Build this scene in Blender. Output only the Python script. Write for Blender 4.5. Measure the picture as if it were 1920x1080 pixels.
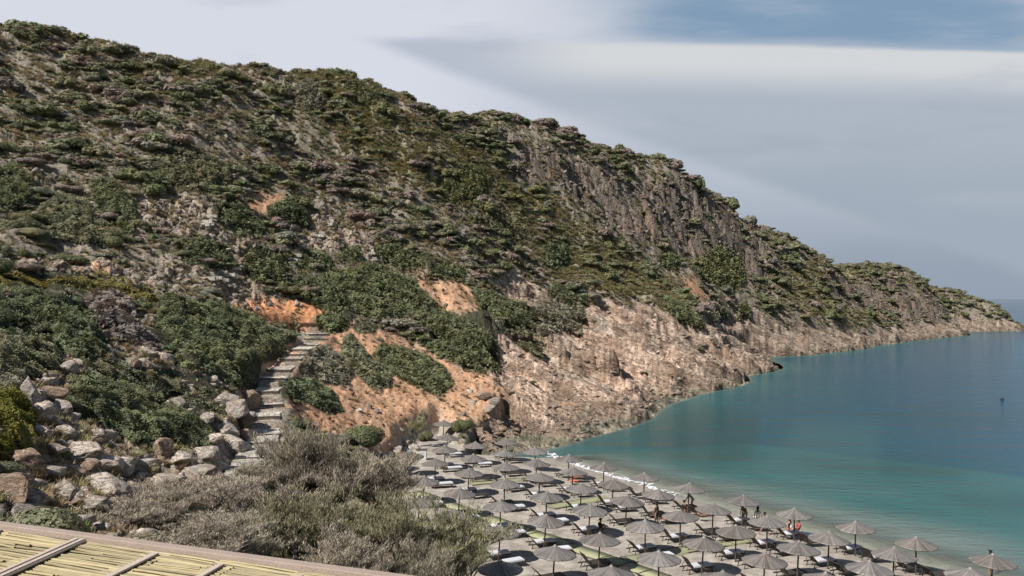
import bpy, bmesh, math, random, time
import numpy as np
from mathutils import Vector, Matrix
T0 = time.time()
for o in list(bpy.data.objects): bpy.data.objects.remove(o, do_unlink=True)
C = bpy.context.scene
COL = C.collection
random.seed(7); RNG = np.random.default_rng(11)
# ------------------------------------------------------------------ camera, sky, sun, exposure
F, CH, HU, HV = 1500.0, 18.5, 960.0, 560.0       # focal length in photo pixels, eye height, horizon
cd = bpy.data.cameras.new('camera'); cam = bpy.data.objects.new('camera', cd); COL.objects.link(cam)
cam.location = (0, 0, CH); cam.rotation_euler = (math.radians(90), 0, 0)
cd.sensor_width = 36; cd.lens = 36*F/1920; cd.shift_y = 20/1920
cd.clip_start = 0.5; cd.clip_end = 60000
C.camera = cam
SUN = Vector((-1.35, -1.15, 1.80)).normalized()   # towards the sun
elev = math.asin(SUN.z); azim = math.atan2(SUN.x, SUN.y)
sl = bpy.data.lights.new('sun', 'SUN'); sl.energy = 5.0; sl.angle = math.radians(0.6); sl.color = (1.0, 0.955, 0.89)
so = bpy.data.objects.new('sun', sl); COL.objects.link(so)
so.rotation_euler = (-SUN).to_track_quat('-Z', 'Y').to_euler()
C.view_settings.view_transform = 'Standard'; C.view_settings.look = 'None'
C.view_settings.exposure = 0.36; C.view_settings.gamma = 1.0
C.render.engine = 'CYCLES'
C.render.resolution_x = 1024; C.render.resolution_y = 576

class NT:
    def __init__(s, tree): s.t = tree; s.n = tree.nodes; s.l = tree.links
    def node(s, typ, **kw):
        n = s.n.new(typ)
        for k, v in kw.items():
            if k == 'ins':
                for a, b in v.items():
                    sock = n.inputs[a]
                    if isinstance(b, bpy.types.NodeSocket): s.l.new(b, sock)
                    else: sock.default_value = b
            else: setattr(n, k, v)
        return n
    def math(s, op, a, b=0.0, c=0.0, clamp=False):
        n = s.n.new('ShaderNodeMath'); n.operation = op; n.use_clamp = clamp
        for i, x in enumerate((a, b, c)):
            if isinstance(x, bpy.types.NodeSocket): s.l.new(x, n.inputs[i])
            else: n.inputs[i].default_value = x
        return n.outputs[0]
    def ramp(s, x, a, b, smooth=True):
        n = s.n.new('ShaderNodeMapRange'); n.interpolation_type = 'SMOOTHSTEP' if smooth else 'LINEAR'
        for i, v in enumerate((x, a, b, 0.0, 1.0)):
            if isinstance(v, bpy.types.NodeSocket): s.l.new(v, n.inputs[i])
            else: n.inputs[i].default_value = v
        return n.outputs[0]
    def mix(s, f, a, b, mode='MIX'):
        n = s.n.new('ShaderNodeMix'); n.data_type = 'RGBA'; n.blend_type = mode
        for sock, x in ((n.inputs[0], f), (n.inputs[6], a), (n.inputs[7], b)):
            if isinstance(x, bpy.types.NodeSocket): s.l.new(x, sock)
            elif isinstance(x, tuple): sock.default_value = (*x[:3], 1)
            else: sock.default_value = x
        return n.outputs[2]

def srgb(r, g, b):
    f = lambda c: c/12.92 if c <= 0.04045 else ((c+0.055)/1.055)**2.4
    return (f(r/255), f(g/255), f(b/255))

def make_world():
    w = bpy.data.worlds.new('World'); C.world = w; w.use_nodes = True
    t = NT(w.node_tree); w.node_tree.nodes.clear()
    sky = t.node('ShaderNodeTexSky'); sky.sky_type = 'NISHITA'; sky.sun_disc = False
    sky.sun_elevation = elev; sky.sun_rotation = azim; sky.air_density = 1.0; sky.dust_density = 0.6; sky.ozone_density = 1.4
    base = t.mix(1.0, sky.outputs[0], (0.06, 0.06, 0.06), 'MULTIPLY')
    tc = t.node('ShaderNodeTexCoord'); sep = t.node('ShaderNodeSeparateXYZ', ins={0: tc.outputs['Generated']})
    x, y, z = sep.outputs
    hor = t.math('SQRT', t.math('ADD', t.math('MULTIPLY', x, x), t.math('MULTIPLY', y, y)))
    b = t.math('DIVIDE', z, t.math('MAXIMUM', t.math('ABSOLUTE', y), 0.05))                 # tangent of elevation
    a = t.math('DIVIDE', x, t.math('MAXIMUM', t.math('ABSOLUTE', y), 0.05))      # bearing off north
    front = t.ramp(y, -0.1, 0.2)
    cv = t.node('ShaderNodeCombineXYZ', ins={0: a, 1: t.math('MULTIPLY', b, 4.0), 2: 0.0}).outputs[0]
    n1 = t.node('ShaderNodeTexNoise', ins={'Vector': cv, 'Scale': 1.6, 'Detail': 5.0, 'Roughness': 0.5}).outputs[0]
    cv2 = t.node('ShaderNodeCombineXYZ', ins={0: t.math('MULTIPLY', a, 1.6), 1: t.math('MULTIPLY', b, 8.0), 2: 3.0}).outputs[0]
    n2 = t.node('ShaderNodeTexNoise', ins={'Vector': cv2, 'Scale': 2.2, 'Detail': 6.0, 'Roughness': 0.55}).outputs[0]
    d1 = t.math('SUBTRACT', n1, 0.5); d2 = t.math('SUBTRACT', n2, 0.5)
    # high thin veil: pale overcast sheet over most of the sky
    veil = t.mix(t.ramp(t.math('ADD', b, t.math('MULTIPLY', d1, .12)), 0.0, 0.18), srgb(148, 160, 175), srgb(182, 190, 203))
    veil = t.mix(t.math('MULTIPLY', t.ramp(t.math('ADD', t.math('ADD', a, t.math('MULTIPLY', t.math('SUBTRACT', .3, b), .5)), t.math('MULTIPLY', d1, 0.25)), 0.28, -0.14), 0.95), veil, srgb(214, 218, 229))
    # blue gap at the top right
    topg = t.math('ADD', t.math('SUBTRACT', b, 0.335), t.math('MULTIPLY', t.math('SUBTRACT', a, 0.2), 0.03))
    topg = t.math('ADD', topg, t.math('MULTIPLY', d2, 0.03))
    gap = t.math('MULTIPLY', t.ramp(topg, -0.022, 0.002), t.ramp(t.math('ADD', a, t.math('MULTIPLY', d1, 0.35)), 0.04, 0.22))
    gap = t.math('MULTIPLY', gap, t.ramp(t.math('ADD', a, t.math('MULTIPLY', d2, 0.1)), 0.75, 0.60))
    blue = t.mix(t.math('MULTIPLY', t.ramp(n2, 0.5, 0.72), 0.45), t.mix(0.92, base, srgb(130, 158, 185)), srgb(180, 192, 208))
    # big lens cloud: bright upper rim, grey belly; upper edge around b=0.325, wedge tip near a=-0.2
    edge = t.math('ADD', 0.322, t.math('MULTIPLY', t.math('SUBTRACT', a, 0.1), -0.026))
    eb = t.math('ADD', b, t.math('MULTIPLY', d2, 0.010))
    inside = t.ramp(t.math('SUBTRACT', edge, eb), -0.004, t.math('ADD', 0.004, t.math('MULTIPLY', t.ramp(a, 0.35, -.1), 0.008)))
    lower = t.math('ADD', 0.335, t.math('MULTIPLY', t.math('ADD', a, 0.22), -0.36))
    lowm = t.ramp(t.math('SUBTRACT', t.math('ADD', b, t.math('MULTIPLY', d1, 0.03)), lower), -0.010, 0.014)
    lens = t.math('MULTIPLY', inside, lowm)
    lens = t.math('MULTIPLY', lens, t.ramp(a, -0.27, -0.12))
    belly = t.mix(t.ramp(t.math('SUBTRACT', edge, eb), 0.02, 0.07), srgb(211, 214, 217), srgb(172, 181, 194))
    belly = t.mix(t.math('MULTIPLY', t.ramp(a, 0.12, -0.08), 0.9), belly, srgb(176, 184, 200))
    belly = t.mix(t.ramp(t.math('SUBTRACT', edge, eb), 0.09, 0.2), belly, srgb(160, 172, 185))
    col = t.mix(gap, veil, blue)
    col = t.mix(t.math('MULTIPLY', lens, 0.95), col, belly)
    col = t.mix(t.math('MULTIPLY', t.ramp(d2, -.02, -.22), 0.22), col, srgb(140, 152, 170)); col = t.mix(t.math('MULTIPLY', t.ramp(d1, .02, .2), 0.22), col, srgb(214, 219, 228))
    # away from the view: broken cloud over the physical sky
    other = t.mix(0.25, base, srgb(165, 178, 198))
    col = t.mix(front, other, col)
    up = t.ramp(z, 0.38, 0.62)
    col = t.mix(up, col, t.mix(0.12, base, srgb(150, 168, 195)))
    bg = t.node('ShaderNodeBackground', ins={0: col, 1: 1.0})
    out = t.node('ShaderNodeOutputWorld'); t.l.new(bg.outputs[0], out.inputs[0])
make_world()
C.world.node_tree.nodes['Background'].inputs[1].default_value = 0.79

# ------------------------------------------------------------------ helpers
def tag(o, label=None, cat=None, group=None, kind=None):
    if label: o['label'] = label
    if cat: o['category'] = cat
    if group: o['group'] = group
    if kind: o['kind'] = kind
    return o
def link(o): COL.objects.link(o); return o
def empty(name, loc, rz=0.0):
    o = link(bpy.data.objects.new(name, None)); o.location = loc; o.rotation_euler = (0, 0, rz); o.empty_display_size = .3
    return o
def np_mesh(name, V, Fq, cols=None, smooth=False, mat=None):
    """V (n,3), Fq (m,k) or list of arrays of faces, cols per-point rgb"""
    me = bpy.data.meshes.new(name)
    arrs = Fq if isinstance(Fq, list) else [Fq]
    arrs = [np.asarray(a, dtype=np.int32) for a in arrs if len(a)]
    nl = sum(a.size for a in arrs); nf = sum(len(a) for a in arrs)
    me.vertices.add(len(V)); me.vertices.foreach_set('co', np.ascontiguousarray(V, dtype=np.float32).ravel())
    me.loops.add(nl); me.loops.foreach_set('vertex_index', np.concatenate([a.ravel() for a in arrs]))
    me.polygons.add(nf)
    tot = np.concatenate([np.full(len(a), a.shape[1], dtype=np.int32) for a in arrs])
    st = np.concatenate([[0], np.cumsum(tot)[:-1]]).astype(np.int32)
    me.polygons.foreach_set('loop_start', st); me.polygons.foreach_set('loop_total', tot)
    if smooth: me.polygons.foreach_set('use_smooth', np.ones(nf, dtype=bool))
    me.update(calc_edges=True)
    if cols is not None:
        ca = me.color_attributes.new('Col', 'FLOAT_COLOR', 'POINT')
        cc = np.ones((len(V), 4), dtype=np.float32); cc[:, :3] = cols; ca.data.foreach_set('color', cc.ravel())
    if mat: me.materials.append(mat)
    return me
def obj(name, me, parent=None):
    o = link(bpy.data.objects.new(name, me))
    if parent: o.parent = parent
    return o
def inst(src, parent=None):
    o = link(src.copy())
    if parent is not None: o.parent = parent
    return o
def copy_tree(root):
    r = inst(root)
    for ch in root.children:
        c = inst(ch, r)
        for g in ch.children: inst(g, c)
    return r
class MB:                                   # collects simple solids for one mesh
    def __init__(s): s.v = []; s.f = []; s.n = 0
    def add(s, vs, fs):
        s.v += [tuple(v) for v in vs]; s.f += [tuple(i+s.n for i in f) for f in fs]; s.n += len(vs)
    def box(s, c, d, R=None):
        R = R or Matrix.Identity(3); c = Vector(c)
        vs = [c + R @ Vector((sx*d[0]/2, sy*d[1]/2, sz*d[2]/2)) for sx in (-1, 1) for sy in (-1, 1) for sz in (-1, 1)]
        s.add(vs, [(0,1,3,2),(4,6,7,5),(0,4,5,1),(2,3,7,6),(0,2,6,4),(1,5,7,3)])
    def tube(s, pts, rad, seg=6, caps=True):
        pts = [Vector(p) for p in pts]; rad = rad if isinstance(rad, (list, tuple)) else [rad]*len(pts)
        rings = []
        for i, p in enumerate(pts):
            d = (pts[min(i+1, len(pts)-1)] - pts[max(i-1, 0)]).normalized()
            a = d.orthogonal().normalized() if i == 0 else (a - d*a.dot(d)).normalized()
            b = d.cross(a)
            rings.append([p + (a*math.cos(2*math.pi*k/seg) + b*math.sin(2*math.pi*k/seg))*rad[i] for k in range(seg)])
        vs = [v for r in rings for v in r]; fs = []
        for i in range(len(pts)-1):
            for k in range(seg):
                k2 = (k+1) % seg; fs.append((i*seg+k, i*seg+k2, (i+1)*seg+k2, (i+1)*seg+k))
        if caps: fs.append(tuple(range(seg-1, -1, -1))); fs.append(tuple((len(pts)-1)*seg+k for k in range(seg)))
        s.add(vs, fs)
    def mesh(s, name, mat, smooth=False):
        me = bpy.data.meshes.new(name); me.from_pydata(s.v, [], s.f); me.update()
        if smooth: me.polygons.foreach_set('use_smooth', np.ones(len(me.polygons), dtype=bool))
        me.materials.append(mat); return me
    def build(s, name, mat, parent=None, smooth=False): return obj(name, s.mesh(name, mat, smooth), parent)

def mat_simple(name, col, rough=0.8, var=0.15, scale=8.0, bump=0.0, bscale=20., spec=0.3, stretch=None, trans=0.0):
    m = bpy.data.materials.new(name); m.use_nodes = True; t = NT(m.node_tree); bs = m.node_tree.nodes['Principled BSDF']
    tc = t.node('ShaderNodeTexCoord'); vec = tc.outputs['Object']
    if stretch: vec = t.node('ShaderNodeMapping', ins={0: vec, 3: stretch}).outputs[0]
    n = t.node('ShaderNodeTexNoise', ins={'Vector': vec, 'Scale': scale, 'Detail': 4.0}).outputs[0]
    c = t.mix(n, tuple(x*(1-var) for x in col), tuple(min(1, x*(1+var)) for x in col))
    oi = t.node('ShaderNodeObjectInfo')
    c = t.mix(t.math('MULTIPLY', oi.outputs['Random'], 0.22), c, tuple(x*0.6 for x in col))
    t.l.new(c, bs.inputs['Base Color']); bs.inputs['Roughness'].default_value = rough
    bs.inputs['Specular IOR Level'].default_value = spec
    if bump:
        n2 = t.node('ShaderNodeTexNoise', ins={'Vector': vec, 'Scale': bscale, 'Detail': 3.0}).outputs[0]
        bp = t.node('ShaderNodeBump', ins={'Strength': bump, 'Distance': 0.05, 'Height': n2}); t.l.new(bp.outputs[0], bs.inputs['Normal'])
    return m
def mat_leaf(name, col, rough=0.65, transl=0.25, hue=0.35, alt=None):
    """leaf/twig material: species colour x per-leaf tone stored on the mesh, per-plant variation"""
    m = bpy.data.materials.new(name); m.use_nodes = True; t = NT(m.node_tree); nt = m.node_tree
    bs = nt.nodes['Principled BSDF']; out = nt.nodes['Material Output']
    at = t.node('ShaderNodeAttribute', attribute_name='Col').outputs['Color']
    oi = t.node('ShaderNodeObjectInfo')
    alt = alt or (col[0]*1.35, col[1]*1.0, col[2]*0.8)
    c = t.mix(t.math('MULTIPLY', oi.outputs['Random'], hue), tuple(col), tuple(alt))
    ge = t.node('ShaderNodeNewGeometry')
    wn = t.node('ShaderNodeTexNoise', ins={'Vector': ge.outputs['Position'], 'Scale': 0.35, 'Detail': 2.0}).outputs[0]
    c = t.mix(t.math('MULTIPLY', t.ramp(wn, 0.35, 0.7), 0.5), c, tuple(alt))
    c = t.mix(1.0, c, at, 'MULTIPLY')
    t.l.new(c, bs.inputs['Base Color']); bs.inputs['Roughness'].default_value = rough; bs.inputs['Specular IOR Level'].default_value = 0.25
    tr = t.node('ShaderNodeBsdfTranslucent', ins={0: c})
    mx = t.node('ShaderNodeMixShader', ins={0: transl, 1: bs.outputs[0], 2: tr.outputs[0]})
    t.l.new(mx.outputs[0], out.inputs[0])
    return m

# ------------------------------------------------------------------ noise (numpy)
def _h(i, j, s):
    n = (i.astype(np.int64)*374761393 + j.astype(np.int64)*668265263 + s*1442695041) & 0xffffffff
    n = ((n ^ (n >> 13))*1274126177) & 0xffffffff
    return ((n ^ (n >> 16)) & 0xffffff)/float(0xffffff)
def vnoise(x, y, s=0):
    i = np.floor(x); j = np.floor(y); fx = x-i; fy = y-j
    ux = fx*fx*fx*(fx*(fx*6-15)+10); uy = fy*fy*fy*(fy*(fy*6-15)+10)
    def g(a, b):
        th = _h(i+a, j+b, s)*2*np.pi; return np.cos(th)*(fx-a)+np.sin(th)*(fy-b)
    n = (g(0,0)*(1-ux)+g(1,0)*ux)*(1-uy) + (g(0,1)*(1-ux)+g(1,1)*ux)*uy
    return n*1.5
def fbm(x, y, o=4, s=0, gain=.5):
    r = 0; a = 1; 
    for k in range(o): r = r + a*vnoise(x, y, s+k*17); x = x*2.03+3.1; y = y*2.03-1.7; a *= gain
    return r
def worley(x, y, s=0):
    i = np.floor(x); j = np.floor(y); f1 = np.full(x.shape, 9.); f2 = np.full(x.shape, 9.); cid = np.zeros(x.shape)
    for a in (-1, 0, 1):
        for b in (-1, 0, 1):
            px_ = i+a+_h(i+a, j+b, s); py_ = j+b+_h(i+a, j+b, s+5); d = np.hypot(px_-x, py_-y)
            c = _h(i+a, j+b, s+9); m = d < f1
            f2 = np.where(m, f1, np.minimum(f2, d)); cid = np.where(m, c, cid); f1 = np.where(m, d, f1)
    return f1, f2, cid
def sstep(x, a, b):
    t = np.clip((x-a)/(b-a), 0, 1); return t*t*(3-2*t)
def poly_mask(u, v, poly, feather):
    """1 inside a polygon, soft edge of the given width (negative side only outwards)"""
    P = np.array(poly, float); res = np.zeros(u.shape)
    lo = P.min(0)-feather*2; hi = P.max(0)+feather*2
    sel = (u > lo[0]) & (u < hi[0]) & (v > lo[1]) & (v < hi[1])
    uu = u[sel]; vv = v[sel]
    if uu.size == 0: return res
    ins = np.zeros(uu.shape, bool); d = np.full(uu.shape, 1e9); n = len(P)
    for k in range(n):
        a = P[k]; b = P[(k+1) % n]; e = b-a; w0 = uu-a[0]; w1 = vv-a[1]
        tt = np.clip((w0*e[0]+w1*e[1])/(e@e), 0, 1); d = np.minimum(d, (w0-tt*e[0])**2+(w1-tt*e[1])**2)
        c = ((a[1] <= vv) & (b[1] > vv)) | ((b[1] <= vv) & (a[1] > vv))
        with np.errstate(divide='ignore', invalid='ignore'): xi = a[0]+(vv-a[1])/(b[1]-a[1]+1e-12)*e[0]
        ins ^= c & (uu < xi)
    d = np.sqrt(d)*np.where(ins, 1, -1)
    res[sel] = sstep(d, -feather, feather*0.5)
    return res

# ------------------------------------------------------------------ terrain: surveyed points (bearing u, height angle v, distance)
def W(u, v, D): return ((u-HU)/F*D, D, CH-(v-HV)/F*D)
CTRL = [W(*p) for p in [
 # ridge
 (0,48,170),(130,74,180),(200,84,186),(300,114,192),(400,110,200),(520,136,208),(600,140,215),(700,162,222),(760,182,228),(800,198,235),(870,210,243),
 (960,222,255),(1050,248,266),(1100,270,273),(1160,292,280),(1220,298,290),(1260,314,298),(1310,342,305),(1350,378,315),(1400,413,325),(1430,430,333),
 (1500,455,348),(1550,492,365),(1600,496,410),(1670,498,440),(1730,520,455),(1790,541,466),(1830,564,475),(1862,571,480),(1886,588,486),
 # rock shore
 (1110,815,108.8),(1230,770,132),(1320,735,158.6),(1390,705,191),(1430,670,252),(1500,667,259),(1560,660,277),(1700,640,347),(1790,622,447),(1895,617,487),
 (1070,795,110),(1060,720,128),(1060,660,152),(1060,600,178),(1050,540,200),(1050,460,222),(1050,380,240),(1050,300,256),
 (1180,740,140),(1200,660,168),(1190,590,198),(1180,520,226),(1180,450,250),(1180,390,262),(1180,330,272),
 (1310,650,190),(1300,580,222),(1300,520,255),(1290,468,275),(1290,385,285),
 (1420,600,268),(1410,530,290),(1385,485,300),(1395,430,312),
 (1500,600,285),(1500,520,322),(1600,600,330),(1600,540,372),(1700,600,385),(1700,550,420),(1790,590,460),
 (980,780,112),(950,720,124),(950,650,145),(950,580,168),(950,500,192),(950,420,212),(950,330,232),
 (850,780,108),(850,700,124),(850,620,142),(850,560,158),(850,480,178),(850,400,196),(850,300,216),
 (730,790,98),(740,720,108),(730,640,126),(730,560,147),(730,470,166),(730,380,184),(730,280,202),
 (600,830,76),(600,740,90),(600,660,106),(600,616,119),(600,572,124),(600,540,136),(600,470,152),(600,380,170),(600,280,188),(600,200,203),
 (500,830,68),(500,750,80),(540,680,97),(480,612,112),(480,572,118),(500,540,122),(500,470,138),(500,380,158),(500,250,182),
 (400,880,56),(400,800,64),(400,700,76),(400,600,94),(400,520,110),(400,440,128),(400,340,148),(400,240,168),(400,160,186),
 (200,960,39),(200,900,43),(200,800,51),(200,700,61),(200,600,75),(200,520,92),(200,440,110),(200,340,130),(200,240,150),(200,150,168),
 (0,980,30),(0,900,33),(0,800,39),(0,700,47),(0,600,60),(0,520,78),(0,440,96),(0,340,115),(0,240,133),(0,150,152),
 (300,1000,38),(420,990,42),(520,960,50),(600,960,50),(700,960,54),(-300,900,26),(-300,700,38),(-300,500,66),(-300,300,98),(-300,100,135),(-300,20,150),
 (-800,700,30),(-800,450,55),(-800,150,100),(-800,20,130)]]
XW = [(6.6,99,0),(-9,12,11),(-6,18,9.5),(-4,26,7.5),(-14,20,11.5),(-22,10,14),(0,12,7),(6,14,3),(10,22,1),(-5,38,4.2),(-8,48,1.9),(-4,34,3),(-13,42,5.0),
      (-30,12,15),(0,4,9),(16,8,1),(-12,88,1.6),(-14,80,2.2),(-12,68,2.4)]
for (u, v, D) in [(0,48,170),(200,84,186),(400,110,200),(600,140,215),(760,182,228),(960,222,255),(1160,292,280),(1310,342,305),(1430,430,333)]:
    p = W(u, v, D); XW += [(p[0]-4, p[1]+45, p[2]-16), (p[0]-8, p[1]+120, p[2]-40)]
XW += [(150,410,28),(190,470,25),(250,500,12),(300,515,-4),(230,540,-2),(120,480,20),(0,560,5),(320,488,-6),(310,460,-6)]
def off(pts, n, lst):
    for p in pts:
        for d, z in lst: XW.append((p[0]+n[0]*d, p[1]+n[1]*d, z))
off([(6.6,99),(10.9,108.8),(23.8,132),(38,158.6),(55,191)], (.8,-.6), [(6,-1.5),(20,-4),(60,-8)])
off([(79,252),(93,259),(111,277),(171,347)], (.75,-.66), [(8,-3),(30,-6),(90,-9)])
off([(247,447),(303,487)], (.4,-.9), [(10,-4),(60,-9)])
off([(13,78),(23,63),(30,52),(42,36),(58,14)], (.8,.6), [(8,-1.0),(25,-2.6),(60,-6)])
XW += [(160,120,-9),(220,250,-10),(300,380,-10),(90,60,-7),(400,500,-12),(120,20,-8),(42,33,0.2),(55,12,.2),(30,30,1.0),(20,40,1.0),(40,10,1.2)]
P = np.array(CTRL+XW, float)
# regularised thin-plate fit
def tps(P, lam=0.02, S=60.):
    A = P[:, :2]/S; r = np.hypot(A[:, None, 0]-A[None, :, 0], A[:, None, 1]-A[None, :, 1])
    K = np.where(r > 0, r*r*np.log(r+1e-12), 0)+lam*np.eye(len(P))
    Q = np.c_[np.ones(len(P)), A]; n = len(P)
    M = np.zeros((n+3, n+3)); M[:n, :n] = K; M[:n, n:] = Q; M[n:, :n] = Q.T
    w = np.linalg.solve(M, np.r_[P[:, 2], 0, 0, 0])
    def f(x, y):
        x = x/S; y = y/S; out = w[n]+w[n+1]*x+w[n+2]*y
        for k in range(n):
            r2 = (x-A[k, 0])**2+(y-A[k, 1])**2; out = out+w[k]*0.5*r2*np.log(r2+1e-12)
        return out
    return f
tf = tps(P)
UC = np.concatenate([np.linspace(-900, -25, 90), np.linspace(-18, 1938, 1040), np.linspace(1950, 2600, 50)])
YR = np.exp(np.linspace(math.log(6.), math.log(640.), 1060))
cu = np.linspace(-900, 2600, 150); cy = np.exp(np.linspace(math.log(6.), math.log(640.), 190))
CU, CY = np.meshgrid(cu, cy); CZ = tf((CU-HU)/F*CY, CY)
fi = np.interp(UC, cu, np.arange(len(cu))); fj = np.interp(np.log(YR), np.log(cy), np.arange(len(cy)))
i0 = np.clip(fi.astype(int), 0, len(cu)-2); j0 = np.clip(fj.astype(int), 0, len(cy)-2); ti = (fi-i0)[None]; tj = (fj-j0)[:, None]
Z = (CZ[j0][:, i0]*(1-ti)+CZ[j0][:, i0+1]*ti)*(1-tj)+(CZ[j0+1][:, i0]*(1-ti)+CZ[j0+1][:, i0+1]*ti)*tj
U, Y = np.meshgrid(UC, YR); X = (U-HU)/F*Y
print('tps', time.time()-T0)
# beach: flat sand west of the waterline
WL = [(5,93),(8.1,87.3),(13.3,78.4),(16.8,73),(20,68),(22.8,63.4),(25.3,59.3),(28,55.2),(32,49.5),(42,35),(58,12)]
def wl_dist(x, y):                                     # + on land
    d = np.full(x.shape, 1e9); s = np.ones(x.shape)
    for k in range(len(WL)-1):
        a = np.array(WL[k]); b = np.array(WL[k+1]); e = b-a; L = math.hypot(*e)
        tt = np.clip(((x-a[0])*e[0]+(y-a[1])*e[1])/(L*L), 0, 1)
        dd = np.hypot(x-a[0]-tt*e[0], y-a[1]-tt*e[1]); sd = ((x-a[0])*e[1]-(y-a[1])*e[0])/L
        m = dd < d; d = np.where(m, dd, d); s = np.where(m, np.sign(sd), s)
    return -d*s if WL_FLIP else d*s
WL_FLIP = False
WL_FLIP = bool(wl_dist(np.array([0.]), np.array([60.]))[0] < 0)
def sand_z(x, y):
    d = wl_dist(np.asarray(x, float), np.asarray(y, float))
    return np.where(d > 0, 0.95*(1-np.exp(-d/6.)), 0.11*d)
BEACH = [(-9.5,105.5),(-5.4,92),(2.5,92),(5.5,93.5),(14,97),(30,102),(52,84),(75,50),(100,12),(60,5),(20,5),(14,20),(8,30),(-1,42),(-5,52),(-8,62),(-10.6,72.6),(-12.3,86),(-12.8,96)]
smask = poly_mask(X, Y, BEACH, 1.6)
dwl = wl_dist(X, Y)
Z = Z*(1-smask)+np.where(smask > 0, np.where(dwl > 0, 0.95*(1-np.exp(-dwl/6.)), np.maximum(0.11*dwl, -2.5)), 0)*smask
V = HV+F*(CH-Z)/Y                                       # line of sight of each base point, used to survey soils

# soils, surveyed as outlines on the slope
ORANGE = [[(535,770),(560,690),(600,650),(640,610),(720,625),(790,655),(850,690),(905,700),(935,730),(925,790),(870,812),(800,800),(740,830),(660,835),(600,815),(560,800)],
          [(425,568),(480,562),(560,564),(608,578),(612,596),(560,604),(500,606),(430,585)],
          [(455,380),(500,362),(535,375),(520,392),(470,396)],[(790,520),(860,530),(905,570),(880,590),(830,590),(800,560)],
          [(140,486),(200,488),(205,498),(150,500)],[(1270,520),(1310,525),(1330,560),(1300,560)],[(480,640),(530,640),(560,630),(560,660),(500,690)]]
PINK = [[(905,800),(925,740),(900,690),(930,625),(985,600),(960,560),(930,520),(970,508),(1050,540),(1120,565),(1200,560),(1260,590),(1320,610),(1345,570),(1390,560),(1450,590),(1560,612),(1700,606),(1800,596),(1900,600),(1905,625),(1790,640),(1560,690),(1430,720),(1320,770),(1200,840),(1045,905),(850,905)],
        [(610,760),(640,800),(760,815),(760,860),(620,830)]]
ROCKL = [[(-20,690),(50,690),(130,660),(200,700),(300,690),(420,720),(470,700),(520,740),(520,860),(440,960),(300,1080),(-20,1080)],
         [(170,640),(220,640),(330,690),(420,720),(400,740),(300,705),(190,670)],[(470,690),(500,680),(520,740),(470,760)]]
SCREE = [[(50,482),(200,482),(330,488),(370,505),(360,540),(290,540),(180,520),(50,505)],[(230,370),(300,370),(420,400),(470,450),(480,520),(450,530),(420,470),(320,440),(250,400)],
         [(560,400),(640,400),(700,450),(800,520),(700,480),(640,480),(600,500),(560,460)],[(380,520),(500,545),(500,580),(400,570)]]
CLIFF = [[(960,290),(1050,280),(1120,330),(1200,350),(1260,340),(1320,350),(1400,410),(1432,430),(1432,520),(1390,500),(1330,480),(1250,475),(1180,455),(1120,410),(1040,345),(960,330)],
         [(1560,520),(1640,530),(1740,550),(1780,570),(1780,590),(1700,600),(1620,575),(1570,550)]]
GRASS = [[(560,140),(640,140),(760,230),(900,290),(1000,350),(1100,430),(1200,510),(1300,560),(1150,560),(1040,500),(950,430),(820,350),(680,290),(600,220)],
         [(1560,500),(1750,560),(1800,590),(1600,610),(1500,570),(1430,500)],[(330,110),(420,112),(400,140),(340,135)]]
def masks(lst, f): 
    r = np.zeros(U.shape)
    wu = U+fbm(X*20/Y, np.log(Y)*40, 3, 77)*14; wv = V+fbm(X*20/Y, np.log(Y)*40, 3, 99)*9
    for p in lst: r = np.maximum(r, poly_mask(wu, wv, p, f))
    return r
mO = masks(ORANGE, 9); mP = masks(PINK, 16); mR = masks(ROCKL, 12); mS = masks(SCREE, 9); mC = masks(CLIFF, 16); mG = masks(GRASS, 30)
mG *= (1-np.maximum(mP, mC)); mP *= (1-mO)
land = sstep(Z, -3, 0.8)*(1-smask)
near = sstep(Y, 75, 40)
print('masks', time.time()-T0)
# relief
Z = Z+(1-smask)*sstep(Y, 88, 96)*(1.0*sstep(Z, -.3, 1.0)*sstep(Z, 9, 2)-1.2*sstep(Z, .1, -.6))
Zb = Z.copy()
hill = land*(1-near)
dz = hill*(fbm(X/30, Y/30, 2, 1)*1.3 + fbm(X/9, Y/9, 3, 2)*0.9)*(1-0.75*mP)*(1-.7*mO)
# gullies running down the face
gl = np.abs(fbm(X/16+Y/70, Y/55, 3, 5)); dz -= hill*sstep(gl, .28, 0.0)*.6*(1-mP)*sstep(Y, 110, 160)
f1, f2, cid = worley(X/3.0+fbm(X/6, Y/6, 2, 31)*.5, Y/3.8, 8)
rockm = land*(0.50+0.5*sstep(fbm(X/14, Y/14, 3, 12), -.1, .35))*(1-.8*mO)
dz += rockm*(1-near)*(cid-.5)*1.5*(1-.8*mP)*sstep(f2-f1, 0.0, .16)
f1b, f2b, cidb = worley(X/1.25, Y/1.6, 18)
dz += rockm*(1-.8*mP)*(cidb-.4)*0.62*sstep(f2b-f1b, 0, .2)*(1-0.5*near)
# cliffs: tall columns
f1c, f2c, cidc = worley(X/5.5+fbm(X/9, Y/9, 2, 41)*.4, Y/6.5, 28)
f1d, f2d, cidd = worley(X/2.3, Y/3.2, 38)
dz += mC*((cidc-.5)*4.6 - 1.3*sstep(f2c-f1c, .12, 0) + (cidd-.5)*1.7)
mC2 = masks([[(1060,300),(1200,300),(1300,330),(1340,400),(1200,400),(1060,360)],[(620,250),(760,330),(740,400),(640,330)],[(1430,430),(1560,495),(1540,540),(1440,520)]], 25)
dz += mC2*(cidd-.5)*1.4
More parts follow.
